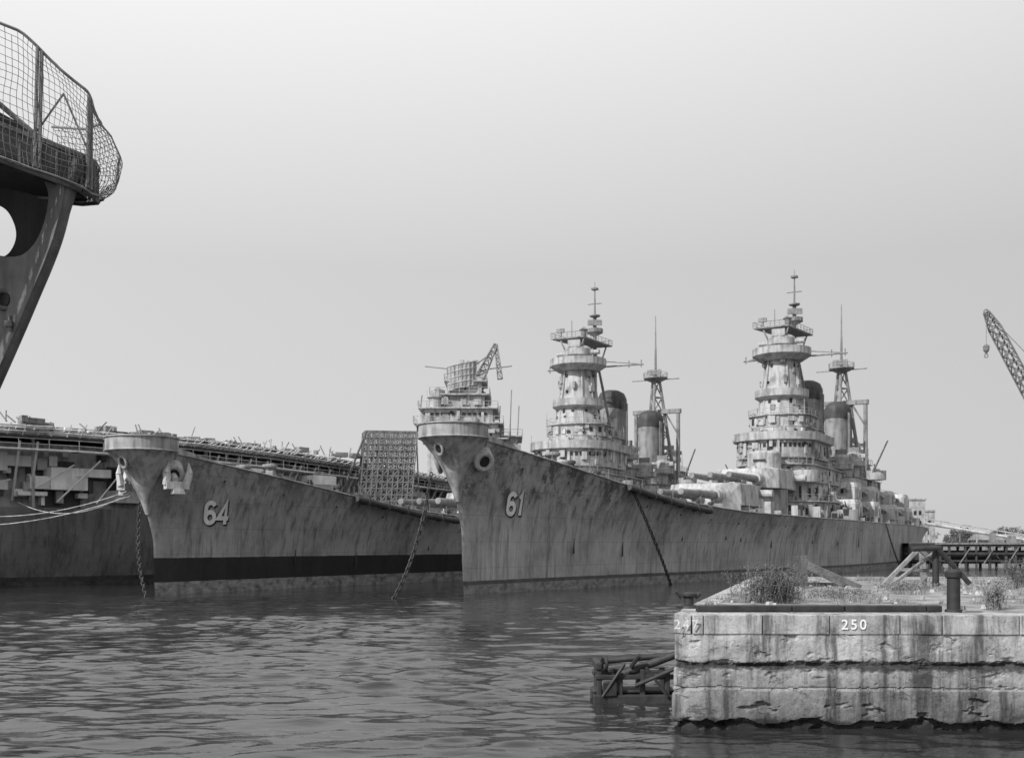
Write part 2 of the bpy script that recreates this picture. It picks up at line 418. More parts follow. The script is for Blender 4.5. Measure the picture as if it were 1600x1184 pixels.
    rad.cyl((-3.2,s,41.2),(-3.2,s,43.4),.1,n=5); rad.box((-3.2,s-.4,42.9),(1.4,.4,.7)); rad.cyl((-1.2,s,41),(-1.2,s,44.6),.08,n=4); rad.lathe((1,s,41.5),[(.5,0),(.5,1.1),(.8,1.3),(.1,1.9)],10)
    rad.cyl((0,ym,26),(0,ym,46.5),.48,.34,n=10); rad.cyl((0,ym,46.5),(0,ym,52.2),.2,.1,n=8)
    for a,b in (((-2.4,ym+3.5,24),(0,ym,41)),((2.4,ym+3.5,24),(0,ym,41))): rad.cyl(a,b,.28,.22,n=6)
    rad.lathe((0,ym,43.9),[(.3,-.6),(1.5,0),(1.5,.7),(1.4,.7),(1.4,.1),(.2,.1)],14)
    rad.lathe((0,ym,46.9),[(.3,-.3),(1.0,0),(1.0,.2),(.2,.25)],12)
    rad.box((0.3,ym-.8,45.6),(2.6,.25,1.0),rz=.4)
    rad.cyl((-1.3,ym,49.2),(1.3,ym,49.2),.09,n=4)
    rad.box((0,ym,51.9),(1.1,1.1,.3)); rad.cyl((0,ym,52),(0,ym,53.2),.05,n=4)
    rad.cyl((-9.2,ym,37.6),(9.2,ym,37.6),.16,n=6); rad.cyl((-9.2,ym,37.6),(0,ym,38.8),.07,n=4); rad.cyl((9.2,ym,37.6),(0,ym,38.8),.07,n=4)
    for x in (-8.8,-6.5,6.5,8.8): rad.cyl((x,ym,37.1),(x,ym,38.4),.1,n=4)
    rad.obj('foremast',M_MID,E)
    # funnels
    fn=MB(); fc=MB()
    for ys,zt in ((121,33.2),(146,32.2)):
        fn.lathe((0,ys,14),[(2.9,0),(2.8,6),(2.5,8),(2.45,zt-16.2)],28,ey=1.4)
        fc.lathe((0,ys+.3,zt-2.3),[(2.52,0),(2.65,.1),(2.65,2.1),(2.2,3.2),(1.3,3.7),(.2,3.8)],28,ey=1.4)
        for zz in (24,28): fn.torus((0,ys,zz),2.5,.1,n=28,m=4)
        for k in (-1.6,-.6,.4,1.4): fn.cyl((2.6,ys+k,20),(2.6,ys+k,zt-1),.14,n=5)
        fn.lathe((0,ys,21.5),[(2.6,-.5),(3.9,0),(3.9,.9),(3.8,.9),(3.8,.1),(1,.1)],28,ey=1.3)
    fn.obj('funnels',M_MID,E,smooth=True); fc.obj('funnel_caps',M_DARK,E,smooth=True)
    for (t,y,z0,z1,r) in ((5.4,125,14.3,20.5,1.5),(-5.4,125,14.3,20.5,1.5),(0,131,20,24.5,1.5),(4.8,139,17.6,22,1.5),(-4.8,139,17.6,22,1.5),(0,160,21.4,26.0,2.0)):
        light.lathe((t,y,z0),[(r*.7,0),(r*.7,z1-z0-2.4),(r*1.4,z1-z0-2.2),(r*1.4,z1-z0-1.2),(r,z1-z0-1.1),(r,z1-z0),(r*.8,z1-z0+.5),(.2,z1-z0+.7)],18)
        light.box((t,y,z1-.2),(r*3.0,.8,.8)); mid.box((t,y-.6,z1+1.0),(r*1.4,.3,1.0))
    # aft mast
    am=MB(); ya=150
    legs=[((0,ya-3.2,17),(0,ya-.6,41)),((3.6,ya+3.5,17),(.7,ya+.4,41)),((-3.6,ya+3.5,17),(-.7,ya+.4,41))]
    for a,b in legs: am.cyl(a,b,.42,.3,n=8)
    for k in range(6):
        t0=k/6;t1=(k+1)/6
        Q0=[Vector(a).lerp(Vector(b),t0) for a,b in legs]; Q1=[Vector(a).lerp(Vector(b),t1) for a,b in legs]
        for i in range(3):
            am.cyl(Q1[i],Q1[(i+1)%3],.15,n=5)
            am.cyl(Q0[i] if k%2 else Q0[(i+1)%3],Q1[(i+1)%3] if k%2 else Q1[i],.13,n=5)
    for sd in (-1,1):
        am.cyl((sd*4.7,ya+1,14),(sd*4.7,ya+1,34.0),.5,.42,n=8); am.cyl((sd*4.7,ya+1,29),(sd*2.0,ya+1,33.6),.2,n=5)
    am.box((0,ya+1,34.0),(10.6,1.0,.9)); 
    am.cyl((4.7,ya+1,16),(10.5,ya-7,25),.25,.15,n=6)
    am.lathe((0,ya,41),[(.8,-.8),(2.6,0),(2.6,.3),(1,.35)],16)
    am.rail([(2.6*math.cos(k),ya+2.6*math.sin(k),41.3) for k in np.arange(0,6.2,.6)],.9,.05,2,closed=True)
    am.box((0,ya-1,42.3),(3.0,.4,1.1)); am.cyl((-5.2,ya,40.8),(5.2,ya,40.8),.12,n=5)
    am.cyl((0,ya,41),(0,ya,48),.3,.2,n=8); am.cyl((0,ya,48),(0,ya,54.6),.16,.08,n=6)
    am.obj('aft_mast',M_MID,E)
    # secondary mounts
    mt=MB(); mg=MB()
    for sd in (1,-1):
        for (t,y,z) in ((10.4,104,8.9),(10.7,119,9.0),(8.8,111.5,12.1),(8.8,128,12.1),(10.9,136,9.0),(8.8,145,12.1),(10.9,153,9.0),(9,161,12.1)):
            if rng.random()<.12 and y>130: continue
            mt.lathe((sd*t,y,z-1.2),[(2.1,0),(2.1,1.3)],20)
            P=[(-2.1,-2.4),(2.1,-2.4),(2.4,-1.4),(2.4,2.3),(1.9,2.7),(-1.9,2.7),(-2.4,2.3),(-2.4,-1.4)]
            P2=[(x*.86,y2*.86+.15) for x,y2 in P]
            mt.prism([(sd*t+a,y+b) for a,b in P],z,z+2.0); mt.prism([(sd*t+a,y+b) for a,b in P],z+2.0,z+2.9,[(sd*t+a,y+b) for a,b in P2])
            mt.box((sd*t+sd*2.45,y+.5,z+1.3),(.3,1.2,1.4)); mid.box((sd*t+sd*2.5,y-1,z+1.0),(.2,.5,1.6)); dark.box((sd*t,y-2.42,z+1.4),(.5,.1,.8))
            for k in (-.85,.85):
                mg.cyl((sd*t+k,y-2.2,z+1.6),(sd*t+k,y-6.6,z+1.9),.22,.13,n=8); mt.cyl((sd*t+k,y-2.2,z+1.6),(sd*t+k,y-3.2,z+1.65),.42,.3,n=8)
    mt.obj('secondary_gun_mounts',M_COVER,E,bevel=.1); mg.obj('secondary_gun_barrels',M_MID,E)
    for (t,y,z,r) in ((6.3,94,14.3,2.0),(-6.3,94,14.3,2.0),(7.2,121,14.4,2.0),(6.6,131,14.4,2.2),(7,150,17.6,2),(12,98,8,1.8),(11.6,145,8,1.8),(11.3,165,8.1,2.1),(8,172,11,2)):
        light.lathe((t,y,z),[(r,0),(r,1.9),(r-.1,1.9),(r-.1,.5),(.1,.5)],20); mid.box((t,y,z+1.6),(1.2,1.4,1.4)); mid.cyl((t,y,z+2),(t,y-2.2,z+3.2),.1,n=5)
    for _ in range(130):
        sd=rng.choice((1,1,-1)); y=rng.uniform(60,180); t=sd*rng.uniform(8.5,hbd(y)-.8) if y>86 else sd*rng.uniform(6.5,hbd(y)-.8)
        h=rng.uniform(.4,1.9); (light,mid,mid,dark)[rng.randrange(4)].box((t,y,deckz(y)+h/2),(rng.uniform(.4,1.4),rng.uniform(.4,2.2),h),rz=rng.random()*.3)
    for _ in range(80):
        a,b,hb,z0,z1=rng.choice(tiers); y=rng.uniform(a+2,b-1); t=rng.uniform(-hb,hb); h=rng.uniform(.5,2.0)
        (light,mid,wh,mid)[rng.randrange(4)].box((t,y,z1+h/2),(rng.uniform(.3,1.5),rng.uniform(.3,1.5),h),rz=rng.random())
    for _ in range(26):
        a,b,hb,z0,z1=rng.choice(tiers); y=rng.uniform(a+1,b-1); t=rng.choice((-1,1))*hb*.95
        rails.cyl((t,y,z1),(t,y,z1+rng.uniform(2,4.5)),.06,.04,n=4)
    light.obj('superstructure',M_LIGHT,E,bevel=.04); dark.obj('ports_and_doors',M_BLACK,E); mid.obj('lockers',M_MID,E); wh.obj('covers',M_PALE,E); 
    rails.obj('railings',M_LIGHT,E)
    return E

B61=(-4.3,90.75); A61=29.3; B64=(-30.8,90.75); A64=24.3
s61=battleship('battleship',B61,A61,0,M_H61,'61',5.6,7.0,False,11)
s64=battleship('battleship.001',B64,A64,-1.1,M_H64,'64',5.2,7.3,True,23)

def chain_obj(name,*a):
    mb=MB(); chain(mb,*a); return mb.obj(name,M_CHAIN)
def loc61(t,s,z,B=B61,A=A61):
    a=math.radians(A); return Vector((B[0]+s*math.sin(a)+t*math.cos(a),B[1]+s*math.cos(a)-t*math.sin(a),z))
x,y=hull_xy(25,10)
chain_obj('anchor_chain',loc61(x+.25,y,10.0),loc61(6.6,33,-.4),(-.35,0,.5),.5,.07)
chain_obj('anchor_chain',(-6.75,88.4,10.4),(-9.8,85.3,-.4),(-.3,0,.9),.5,.065)
chain_obj('anchor_chain',loc61(-1.6,.2,8.6,B64,A64),(-30.3,87.8,-.4),(.5,0,.3))
x,y=hull_xy(120,8)
chain_obj('anchor_chain',loc61(x+.3,y-3,8),loc61(15.5,128,-.4),(0,0,.6))

# ---------------------------------------------------------------- aircraft carrier (background left)
C=empty('aircraft_carrier')
rng=random.Random(5)
near=[(-110,66),(-80,87),(-60,101),(-46,112),(-37,122),(-31,135),(-25,152),(-12,192),(6,240)]
def offs(pts,d):
    out=[]
    for i,p in enumerate(pts):
        a=pts[max(0,i-1)];b=pts[min(len(pts)-1,i+1)]; dx,dy=b[0]-a[0],b[1]-a[1]; l=math.hypot(dx,dy)
        out.append((p[0]-dy/l*d,p[1]+dx/l*d))
    return out
far=[(-30,250),(-70,190),(-120,130),(-140,90)]
mb=MB()
N0=len(near)
vs=[];fs=[]
lv=[-1,0,2,4,6,8.2]
for z in lv:
    o=offs(near,1.8*(1-max(0,z)/8.2)**1.5)
    vs+=[(a,b,z) for a,b in o]
for k in range(len(lv)-1):
    for i in range(N0-1): a=k*N0+i; fs.append((a,a+1,a+1+N0,a+N0))
mb.add(vs,fs); mb.prism(offs(near,1.9)+far,-1,8.1)
mb.obj('hull',M_CARR,C,smooth=True)
mb=MB(); md=MB(); ml=MB()
mb.prism(offs(near,4.0)+far,8.2,15.2)
for i in range(N0-1):
    a=Vector(near[i]).to_3d(); b=Vector(near[i+1]).to_3d(); ln=(b-a).length; d=(b-a)/ln; nrm=Vector((d.y,-d.x,0)); an=math.atan2(d.y,d.x)
    t=0
    while t<ln:
        p=a+d*t
        w_=rng.uniform(2.0,5.5); hgt=rng.uniform(1.2,3.2); z=rng.uniform(9.2,13)
        rr=rng.random()
        if rr<.3: md.box(p-nrm*3.9+Vector((0,0,z)),(w_,.4,hgt),rz=an)
        if rr>.25: ml.box(p-nrm*2.9+Vector((0,0,rng.uniform(8.8,14))),(w_,rng.uniform(1.2,2.6),rng.uniform(.3,2.6)),rz=an)
        if rr>.6: mb.box(p-nrm*2.2+Vector((0,0,11.9)),(.3,.3,7.4),rz=an)
        if rr>.5: ml.cyl(p-nrm*3.5+Vector((0,0,9)),p-nrm*.2+Vector((0,0,15)),.14,n=5)
        for _ in range(3): (ml,mb,ml,md)[rng.randrange(4)].box(p-nrm*3.4+d*rng.uniform(0,2)+Vector((0,0,rng.uniform(9,14.6))),(rng.uniform(.3,1.3),rng.uniform(.8,1.6),rng.uniform(.4,1.8)),rz=an)
        if rng.random()<.35:
            q=p-nrm*1.2; ml.cyl(q+Vector((0,0,rng.uniform(8.5,11))),q+d*rng.uniform(3,6)+Vector((0,0,rng.uniform(11,14.5))),.09,n=4)
        t+=rng.uniform(1.4,2.8)
    for z,o in ((14.2,.6),):
        p=(a+b)/2-nrm*o; ml.box(p+Vector((0,0,z)),(ln+.5,1.8,.18),rz=an)
        q0=a-nrm*(o-.8)+Vector((0,0,z)); q1=b-nrm*(o-.8)+Vector((0,0,z)); ml.rail([q0,q1],1.1,.04,2.6)
deckp=offs(near,-.4)
fd=MB(); fd.prism(deckp+far,15.7,16.6); fd.obj('flight_deck',M_LIGHT,C)
for i in range(N0-1):
    a=Vector(deckp[i]).to_3d(); b=Vector(deckp[i+1]).to_3d(); ln=(b-a).length; d=(b-a)/ln; nrm=Vector((d.y,-d.x,0)); an=math.atan2(d.y,d.x)
    t=0
    while t<ln:
        p=a+d*t
        h=rng.uniform(.1,.4); (ml,mb,md)[rng.randrange(3)].box(p+nrm*.3+Vector((0,0,16.2+h/2)),(rng.uniform(.3,1.8),.6,h),rz=an)
        k=rng.uniform(.2,1.0); ml.cyl(p+Vector((0,0,15.6)),p+nrm*1.7+Vector((0,0,15.9+k)),.06,n=4)
        if rng.random()<.1: mb.cyl(p+Vector((0,0,16.5)),p+Vector((rng.uniform(-.5,.5),0,rng.uniform(17.1,18.0))),.06,n=4)
        t+=rng.uniform(.7,1.7)
    ml.cyl(a+nrm*1.7+Vector((0,0,16.2)),b+nrm*1.7+Vector((0,0,16.2)),.06,n=4); ml.cyl(a+nrm*.9+Vector((0,0,15.9)),b+nrm*.9+Vector((0,0,15.9)),.05,n=4)
for (x,y,z) in ((-54,104,12.5),(-64,97,12.8),(-40,116.5,11.5),(-33,128.5,12.3),(-27,146,12.5)):
    ml.lathe((x,y,z),[(1.2,-1.6),(2.7,0),(2.7,1.2),(2.6,1.2),(2.6,.2),(.2,.2)],20); mb.box((x,y,z+1.2),(1.8,1.8,1.3))
mb.obj('hangar_side',M_LIGHT,C); md.obj('hangar_openings',M_DARK,C); ml.obj('galleries_and_sponsons',M_WHITE,C)
lt=MB()
O=Vector((-21.4,148,9.5)); U=Vector((7.2,1.2,0)); V=Vector((.8,.4,10.8))
for dep in (0,1,2):
    D=Vector((-.4,1.5,0))*dep; nx,nz=10,12
    for i in range(nx+1): lt.cyl(O+D+U*(i/nx),O+D+U*(i/nx)+V,.1,n=5)
    for j in range(nz+1): lt.cyl(O+D+V*(j/nz),O+D+V*(j/nz)+U,.09,n=5)
    for i in range(nx):
        for j in range(nz):
            if (i+j+dep)%2: lt.cyl(O+D+U*(i/nx)+V*(j/nz),O+D+U*((i+1)/nx)+V*((j+1)/nz),.06,n=4)
for i in range(0,11,2):
    for j in range(0,13,2):
        p=O+U*(i/10)+V*(j/12); lt.cyl(p,p+Vector((-.8,3.0,0)),.08,n=4)
lt.cyl(O+V+U*.02,O+Vector((-2.2,1,3)),.16,n=6); lt.cyl(O+V+U*.98,O+U*1.12+Vector((0,2,1)),.12,n=5)
lt.obj('lattice_frame',paint('lattice_paint',.2),C)
mm=MB(); 
for _ in range(60):
    x=rng.uniform(-50,-22); y=118+(x+40)*1.6+rng.uniform(1.5,5); h=rng.uniform(.2,.7)
    if rng.random()<.6: mm.box((x,y,16.6+h/2),(rng.uniform(.4,2.2),.8,h),rz=rng.random())
    else: mm.cyl((x,y,16.5),(x+rng.uniform(-1.2,1.2),y,16.6+rng.uniform(.5,1.3)),.07,n=4)
mm.obj('deck_equipment',M_MID,C)
# island
il=MB(); idk=MB(); im=MB(); ir=MB(); ix,iy=-9.0,196
def tier(x0,x1,y0,y1,z0,z1,n=16):
    P=[(ix+x0,iy+y0),(ix+x1,iy+y0),(ix+x1,iy+y1),(ix+x0,iy+y1)]
    il.prism(P,z0,z1); P2=[(ix+x0-.9,iy+y0-.9),(ix+x1+.9,iy+y0-.9),(ix+x1+.9,iy+y1),(ix+x0-.9,iy+y1)]
    il.prism(P2,z1,z1+.25); ir.rail([(a,b,z1+.25) for a,b in P2],1.1,.05,1.6,closed=True)
    greeble(il,P,z0,z1,n,rng,1.4,.7); greeble(idk,P,z0+.3,z1-.3,int(n*1.3),rng,.8,.12); greeble(im,P,z0,z1,n//2,rng)
tier(-6.5,7.5,-3,18,14,23.5); tier(-8,6.5,-4,16,23.7,26.2,26); tier(-7.2,5.5,-3.4,14,26.4,29.0,30); tier(-5.2,4,-2.5,12,29.2,31.6,20)
for i in range(12): idk.box((ix-6.6+i*.98,iy-3.47,28.0),(.6,.12,.6))
for i in range(12): idk.box((ix-7.3+i*1.1,iy-4.07,25.2),(.5,.12,.5))
tier(-2.6,3.4,-1.5,7,31.8,34.2,12); tier(7.5,10,-2,10,14,24,8)
il.lathe((ix-5,iy-2,29),[(1.3,0),(1.3,2),(1.7,2.2),(1.7,3.6),(.2,4.2)],16)
il.prism([(ix-3.6,iy-1),(ix+4.4,iy-1),(ix+4.4,iy+6),(ix-3.6,iy+6)],34.4,38.6,[(ix-1.2,iy+.2),(ix+2.6,iy+.2),(ix+2.6,iy+5),(ix-1.2,iy+5)])
R=[]
for i in range(9):
    for j in range(5):
        u=(i/8-.5)*6.0; v=(j/4-.5)*4.2; R.append((ix-.2+u*.9,iy-3.0+u*u*.09-.2*v,35.2+v+u*.2))
g=MB(); g.add(R,[(i*5+j,(i+1)*5+j,(i+1)*5+j+1,i*5+j+1) for i in range(8) for j in range(4)]); o=g.obj('radar_antenna',M_LIGHT,C); 
m=o.modifiers.new('w','WIREFRAME'); m.thickness=.22; m.use_replace=False
def lattice(mb,a,b,w0,w1,n,r=.1):
    a=Vector(a);b=Vector(b); d=(b-a).normalized(); s1=d.cross(Vector((0,1,0))).normalized(); s2=d.cross(s1).normalized()
    pr=None
    for k in range(n+1):
        t=k/n; c=a.lerp(b,t); w=(w0+(w1-w0)*t)/2; Q=[c+s1*w+s2*w,c-s1*w+s2*w,c-s1*w-s2*w,c+s1*w-s2*w]
        for i in range(4): mb.cyl(Q[i],Q[(i+1)%4],r*.7,n=4)
        if pr:
            for i in range(4):
                mb.cyl(pr[i],Q[i],r,n=5); mb.cyl(pr[i],Q[(i+1)%4],r*.7,n=4)
        pr=Q
lattice(im,(ix+2.5,iy,34),(ix+6.0,iy,41.4),1.8,.6,6,.13)
lattice(im,(ix+6.0,iy,41.4),(ix+6.8,iy,35),.5,.9,5,.1)
im.cyl((ix+2,iy,37.5),(ix+6.4,iy,40.6),.14,n=5); im.cyl((ix-7,iy-2,37),(ix-.5,iy-2,36.3),.1,n=4); im.cyl((ix+3,iy,36.6),(ix+9,iy,37.4),.1,n=4)
for (x,h) in ((-6.5,4),(-8,3),(8.6,9),(6.5,6),(-3,3),(10,6)): im.cyl((ix+x,iy,29 if x<6 else 24),(ix+x+.3,iy,29+h if x<6 else 24+h),.09,n=4)
il.obj('island',M_LIGHT,C,bevel=.04); idk.obj('island_windows',M_BLACK,C); im.obj('island_masts',M_MID,C); ir.obj('island_railings',M_LIGHT,C)
mb=MB()
def rope(P0,P1,sag,r=.035,n=18):
    P0=Vector(P0);P1=Vector(P1); pts=[P0.lerp(P1,i/n)-Vector((0,0,sag*4*(i/n)*(1-i/n))) for i in range(n+1)]; mb.poly(pts,r,4)
rope((-60,99,9.2),(-33.0,90.5,8.9),2.2); rope((-50,107,8.6),(-32.9,90.5,8.7),1.4); rope((-66,96,9.0),(-32.8,90.6,8.5),2.8)
mb.obj('mooring_lines',M_ROPE)

# ---------------------------------------------------------------- foreground ship bow (upper left)
Y0=35.0; X0=(108-800)/F*Y0; aa=math.radians(24)
def pl(px,py,back=0.0):
    k=(px-800)/F; y0=Y0+back
    u=(k*y0-X0)/(math.cos(aa)+k*math.sin(aa)); yy=y0-u*math.sin(aa)
    return u,H+(850-py)/F*yy
G=empty('moored_ship_bow')
def plate(name,outer,holes,back,thick,mat):
    cu=bpy.data.curves.new(name,'CURVE'); cu.dimensions='2D'; cu.fill_mode='BOTH'; cu.extrude=thick/2
    for loop in [outer]+holes:
        sp=cu.splines.new('POLY'); P=[pl(a,b,back) for a,b in loop]; sp.points.add(len(P)-1); sp.use_cyclic_u=True
        for q,(u,z) in zip(sp.points,P): q.co=(u,z,0,1)
    o=bpy.data.objects.new(name,cu); SC.collection.objects.link(o)
    me=bpy.data.meshes.new_from_object(o.evaluated_get(bpy.context.evaluated_depsgraph_get())); bpy.data.objects.remove(o)
    bm=bmesh.new(); bm.from_mesh(me); bmesh.ops.remove_doubles(bm,verts=bm.verts,dist=1e-4)
    ca,sa=math.cos(aa),math.sin(aa)
    for v in bm.verts:
        u,z,t=v.co; v.co=(X0+u*ca+t*sa, Y0+back-u*sa+t*ca, z)
    bmesh.ops.recalc_face_normals(bm,faces=bm.faces); bm.to_mesh(me); bm.free()
    me.materials.append(mat); o=bpy.data.objects.new(name,me); SC.collection.objects.link(o); o.parent=G; return o
def arc(pts,n=6):
    out=[];m=len(pts)
    for i in range(m):
        p0,p1,p2,p3=[np.array(pts[(i+k)%m],float) for k in (-1,0,1,2)]
        for j in range(n):
            t=j/n; out.append(tuple(.5*((2*p1)+(-p0+p2)*t+(2*p0-5*p1+4*p2-p3)*t*t+(-p0+3*p1-3*p2+p3)*t**3)))
    return out
stemp=[(106,292),(99,330),(88,372),(72,415),(55,455),(36,500),(16,546),(0,582),(-30,650),(-70,740),(-120,860),(-160,1000)]
hole=arc([(-150,262),(-40,248),(20,256),(62,272),(79,300),(78,330),(68,365),(50,392),(25,404),(-20,398),(-80,380),(-170,350)])
plate('bow_plating',[(-330,150),(0,215),(106,275)]+stemp+[(-420,1000)],[hole],0,.25,M_NEAR)
hole2=arc([(-70,330),(-30,318),(8,326),(25,350),(28,375),(16,398),(-5,404),(-50,400),(-80,375)])
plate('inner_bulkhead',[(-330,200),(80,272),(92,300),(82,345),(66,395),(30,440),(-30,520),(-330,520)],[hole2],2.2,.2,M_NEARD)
mb=MB(); ca,sa=math.cos(aa),math.sin(aa)
def w3(px,py,t=0,back=0):
    u,z=pl(px,py,back); return Vector((X0+u*ca+t*sa,Y0+back-u*sa+t*ca,z))
mb.poly([w3(a-4,b,.12) for a,b in arc(stemp,4)[:44]],.2,10)
mb.poly([w3(a,b,-.03) for a,b in hole+[hole[0]]],.05,6)
mb.torus(w3(12,470,-.15),.3,.09,axis=(.3,-1,0),n=20,m=8)
mb.box(w3(22,508,-.2),(.25,.2,.2)); mb.cyl(w3(22,495,-.2),w3(24,520,-.2),.05)
mb.obj('stem_and_fittings',M_NEAR,G,smooth=True)
md=MB(); md.cyl(w3(12,470,-.1),w3(12,470,-.17),.26,n=18); md.obj('hawse_hole',M_BLACK,G)
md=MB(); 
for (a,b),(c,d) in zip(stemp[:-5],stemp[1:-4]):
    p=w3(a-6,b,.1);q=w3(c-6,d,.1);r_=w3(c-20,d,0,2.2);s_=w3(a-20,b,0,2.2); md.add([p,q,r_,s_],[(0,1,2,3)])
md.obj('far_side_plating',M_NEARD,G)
TX=-14.1
edge=[(x-.35,y) for x,y in [(-24,29.5),(-20.5,31.4),(-18.4,32.6),(-16.9,33.5),(-15.6,34.2),(-14.6,34.7),(-13.95,35.1),(-13.75,35.6),(-13.9,36.3),(-14.8,37.2),(-16.4,38.2)]]
def zb(x): return 16.1+max(0,(TX-x))*.27
def ring3(o,dz): 
    return [(a,b,zb(e[0])+dz) for (a,b),e in zip(offs(edge,o),edge)]
mb=MB(); A=ring3(.35,.05); back=[(-24,39,18.9),(-27,33,19.5)]
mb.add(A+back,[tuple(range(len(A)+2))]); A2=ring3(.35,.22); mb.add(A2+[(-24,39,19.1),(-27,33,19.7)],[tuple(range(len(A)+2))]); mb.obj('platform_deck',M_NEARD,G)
bd=MB()
for z0,z1,o0,o1 in ((0,.22,.3,.35),(.22,1.05,.12,-.02),(1.05,1.2,-.1,-.1)):
    A=ring3(o0,z0);B=ring3(o1,z1)
    for i in range(len(edge)-1):
        bd.add([A[i],A[i+1],B[i+1],B[i]],[(0,1,2,3)])
        sh=lambda p:(p[0]-.15,p[1]+.05,p[2]); bd.add([sh(A[i]),sh(A[i+1]),sh(B[i+1]),sh(B[i])],[(3,2,1,0)])
for i in range(len(edge)-1):
    for t in (0,.5):
        A=ring3(0,0); a=Vector(A[i]).lerp(Vector(A[i+1]),t)
        bd.cyl(a,a+Vector((0,0,1.15)),.06,n=5)
    bd.cyl(A[i],A[i+1],.1,n=6)
bd.obj('platform_bulwark',M_NEAR,G)
def bez(e,t):
    n=len(e)-1; f=t*n; i=min(n-1,int(f)); f-=i
    return np.array(e[i])*(1-f)+np.array(e[i+1])*f
nt_=MB(); NU,NVV=76,17
grid=[]
for i in range(NU+1):
    t=i/NU; row=[]
    tip=max(0,min(1,(t-.4)/.3)); base=bez(edge,t)
    for j in range(NVV+1):
        v=j/NVV
        e=offs(edge,-(.1+ (.1+.62*tip)*math.sin(math.pi*min(1,v*.95+.03))*(1.25-v*.5)))
        p=bez(e,t); z=zb(base[0])+.05+(4.3-1.65*tip)*v
        row.append(Vector((p[0]+noise.noise(Vector((t*9,v*4,0)))*.18,p[1],z+noise.noise(Vector((t*7,v*5,3)))*.16)))
    grid.append(row)
rn=random.Random(4)
for i in range(NU+1):
    for j in range(NVV+1):
        if i<NU and rn.random()>.03: nt_.cyl(grid[i][j],grid[i+1][j],.011,n=3,cap=False)
        if j<NVV and rn.random()>.03: nt_.cyl(grid[i][j],grid[i][j+1],.011,n=3,cap=False)
nt_.obj('safety_net',M_NEAR,G)
fr=MB()
fr.poly([grid[i][NVV] for i in range(NU+1)],.05,6); fr.poly([grid[i][0] for i in range(NU+1)],.04,6)
def near_px(px):
    return min(range(NU//2+14),key=lambda i:abs(800+F*grid[i][NVV//2].x/grid[i][NVV//2].y-px))
for px in (-60,58,72,144,158):
    i=near_px(px); a=grid[i][0].lerp(grid[i][1],.5); fr.cyl(a+Vector((-.1,.05,0)),grid[i][NVV],.06,n=6)
i=near_px(66);k=near_px(150)
fr.cyl(grid[i][6]+Vector((-.3,.2,0)),grid[(i+k)//2][NVV-3]+Vector((-.3,.2,0)),.035,n=5); fr.cyl(grid[(i+k)//2][NVV-3]+Vector((-.3,.2,0)),grid[k][7]+Vector((-.3,.2,0)),.035,n=5)
i0=near_px(-40); fr.cyl(grid[i0][8]+Vector((0,.6,0)),grid[i][5]+Vector((-.2,.6,0)),.09,n=6)
fr.obj('net_frame',M_MID,G)
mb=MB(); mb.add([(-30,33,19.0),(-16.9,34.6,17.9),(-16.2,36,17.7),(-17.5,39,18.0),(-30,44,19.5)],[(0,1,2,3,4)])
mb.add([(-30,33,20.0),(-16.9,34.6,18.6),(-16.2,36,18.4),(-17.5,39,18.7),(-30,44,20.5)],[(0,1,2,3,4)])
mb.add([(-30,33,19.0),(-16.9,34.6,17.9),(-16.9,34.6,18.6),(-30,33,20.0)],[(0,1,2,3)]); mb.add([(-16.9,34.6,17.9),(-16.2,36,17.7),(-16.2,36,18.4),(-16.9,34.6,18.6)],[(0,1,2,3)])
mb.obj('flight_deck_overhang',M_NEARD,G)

# ---------------------------------------------------------------- quay
Q=empty('concrete_quay'); ZT=2.73
cr=.55
P=[]
lx=lambda y:3.75+.296*(y-25)
for y in np.arange(54,26,-1.0): P.append((lx(y),y))
for k in np.linspace(0,1,22):
    a=math.pi+.2+ (math.pi/2-.2)*k; P.append((lx(25.6)+cr+cr*math.cos(a)*1.0,25.62+cr*math.sin(a)*1.0))
xs=P[-1][0]; y0=P[-1][1]
for x in np.arange(xs+.03,15.5,.03): P.append((x,y0-.028*(x-xs)))
for x in np.arange(16,46,1.0): P.append((x,y0-.028*(x-xs)))
P=np.array(P)
d=np.gradient(P,axis=0); d/=np.linalg.norm(d,axis=1)[:,None]; nr=np.stack([d[:,1],-d[:,0]],1)
zs=np.concatenate([[-1.2,-.6],np.arange(-.25,2.28,.028)])
vs=[];fs=[]; 
def fb(v,o=4): return noise.fractal(Vector(v),.9,2.1,o)
def ledge(X,a): return a+.035*fb((X*.9,5,a))+.012*fb((X*6,3,a),3)
def crumble(X,z):
    e=ledge(X,1.52); w=.07+.09*max(0,fb((X*1.7,21,0))+.25)
    m=max(0,min(1,(fb((X*.55,9,1))+.6)*2.2)); return m*max(0,1-abs(z-e)/w)**.5 if abs(z-e)<w else 0
for i,(p,n_) in enumerate(zip(P,nr)):
    X=p[0]; e2=ledge(X,.98); e3=.22+.14*fb((X*1.2,7,7)); 
    for z in zs:
        dsp=.012*fb((X*1.1,p[1]*1.1,z*1.1))+.006*fb((X*9,p[1]*9,z*9),3)
        dsp-=.13*crumble(X,z)*(.7+.6*fb((X*5,2,z*7),3))
        if z<1.50: dsp+=.03
        if z<e2: dsp+=.045
        if abs(z-e2)<.03: dsp-=.03
        g2=max(0,fb((X*1.6,2,z*2.8))-.42); dsp-=.35*min(g2,.3)*(1 if z<1.15 else .5)
        if z<e3: dsp-=.14+.25*max(0,fb((X*2,z*3,8)))
        vs.append((X+n_[0]*dsp,p[1]+n_[1]*dsp,z))
nz=len(zs)
for i in range(len(P)-1):
    for k in range(nz-1):
        a=i*nz+k; fs.append((a,a+nz,a+nz+1,a+1))
mC,nt,b=newmat('old_concrete')
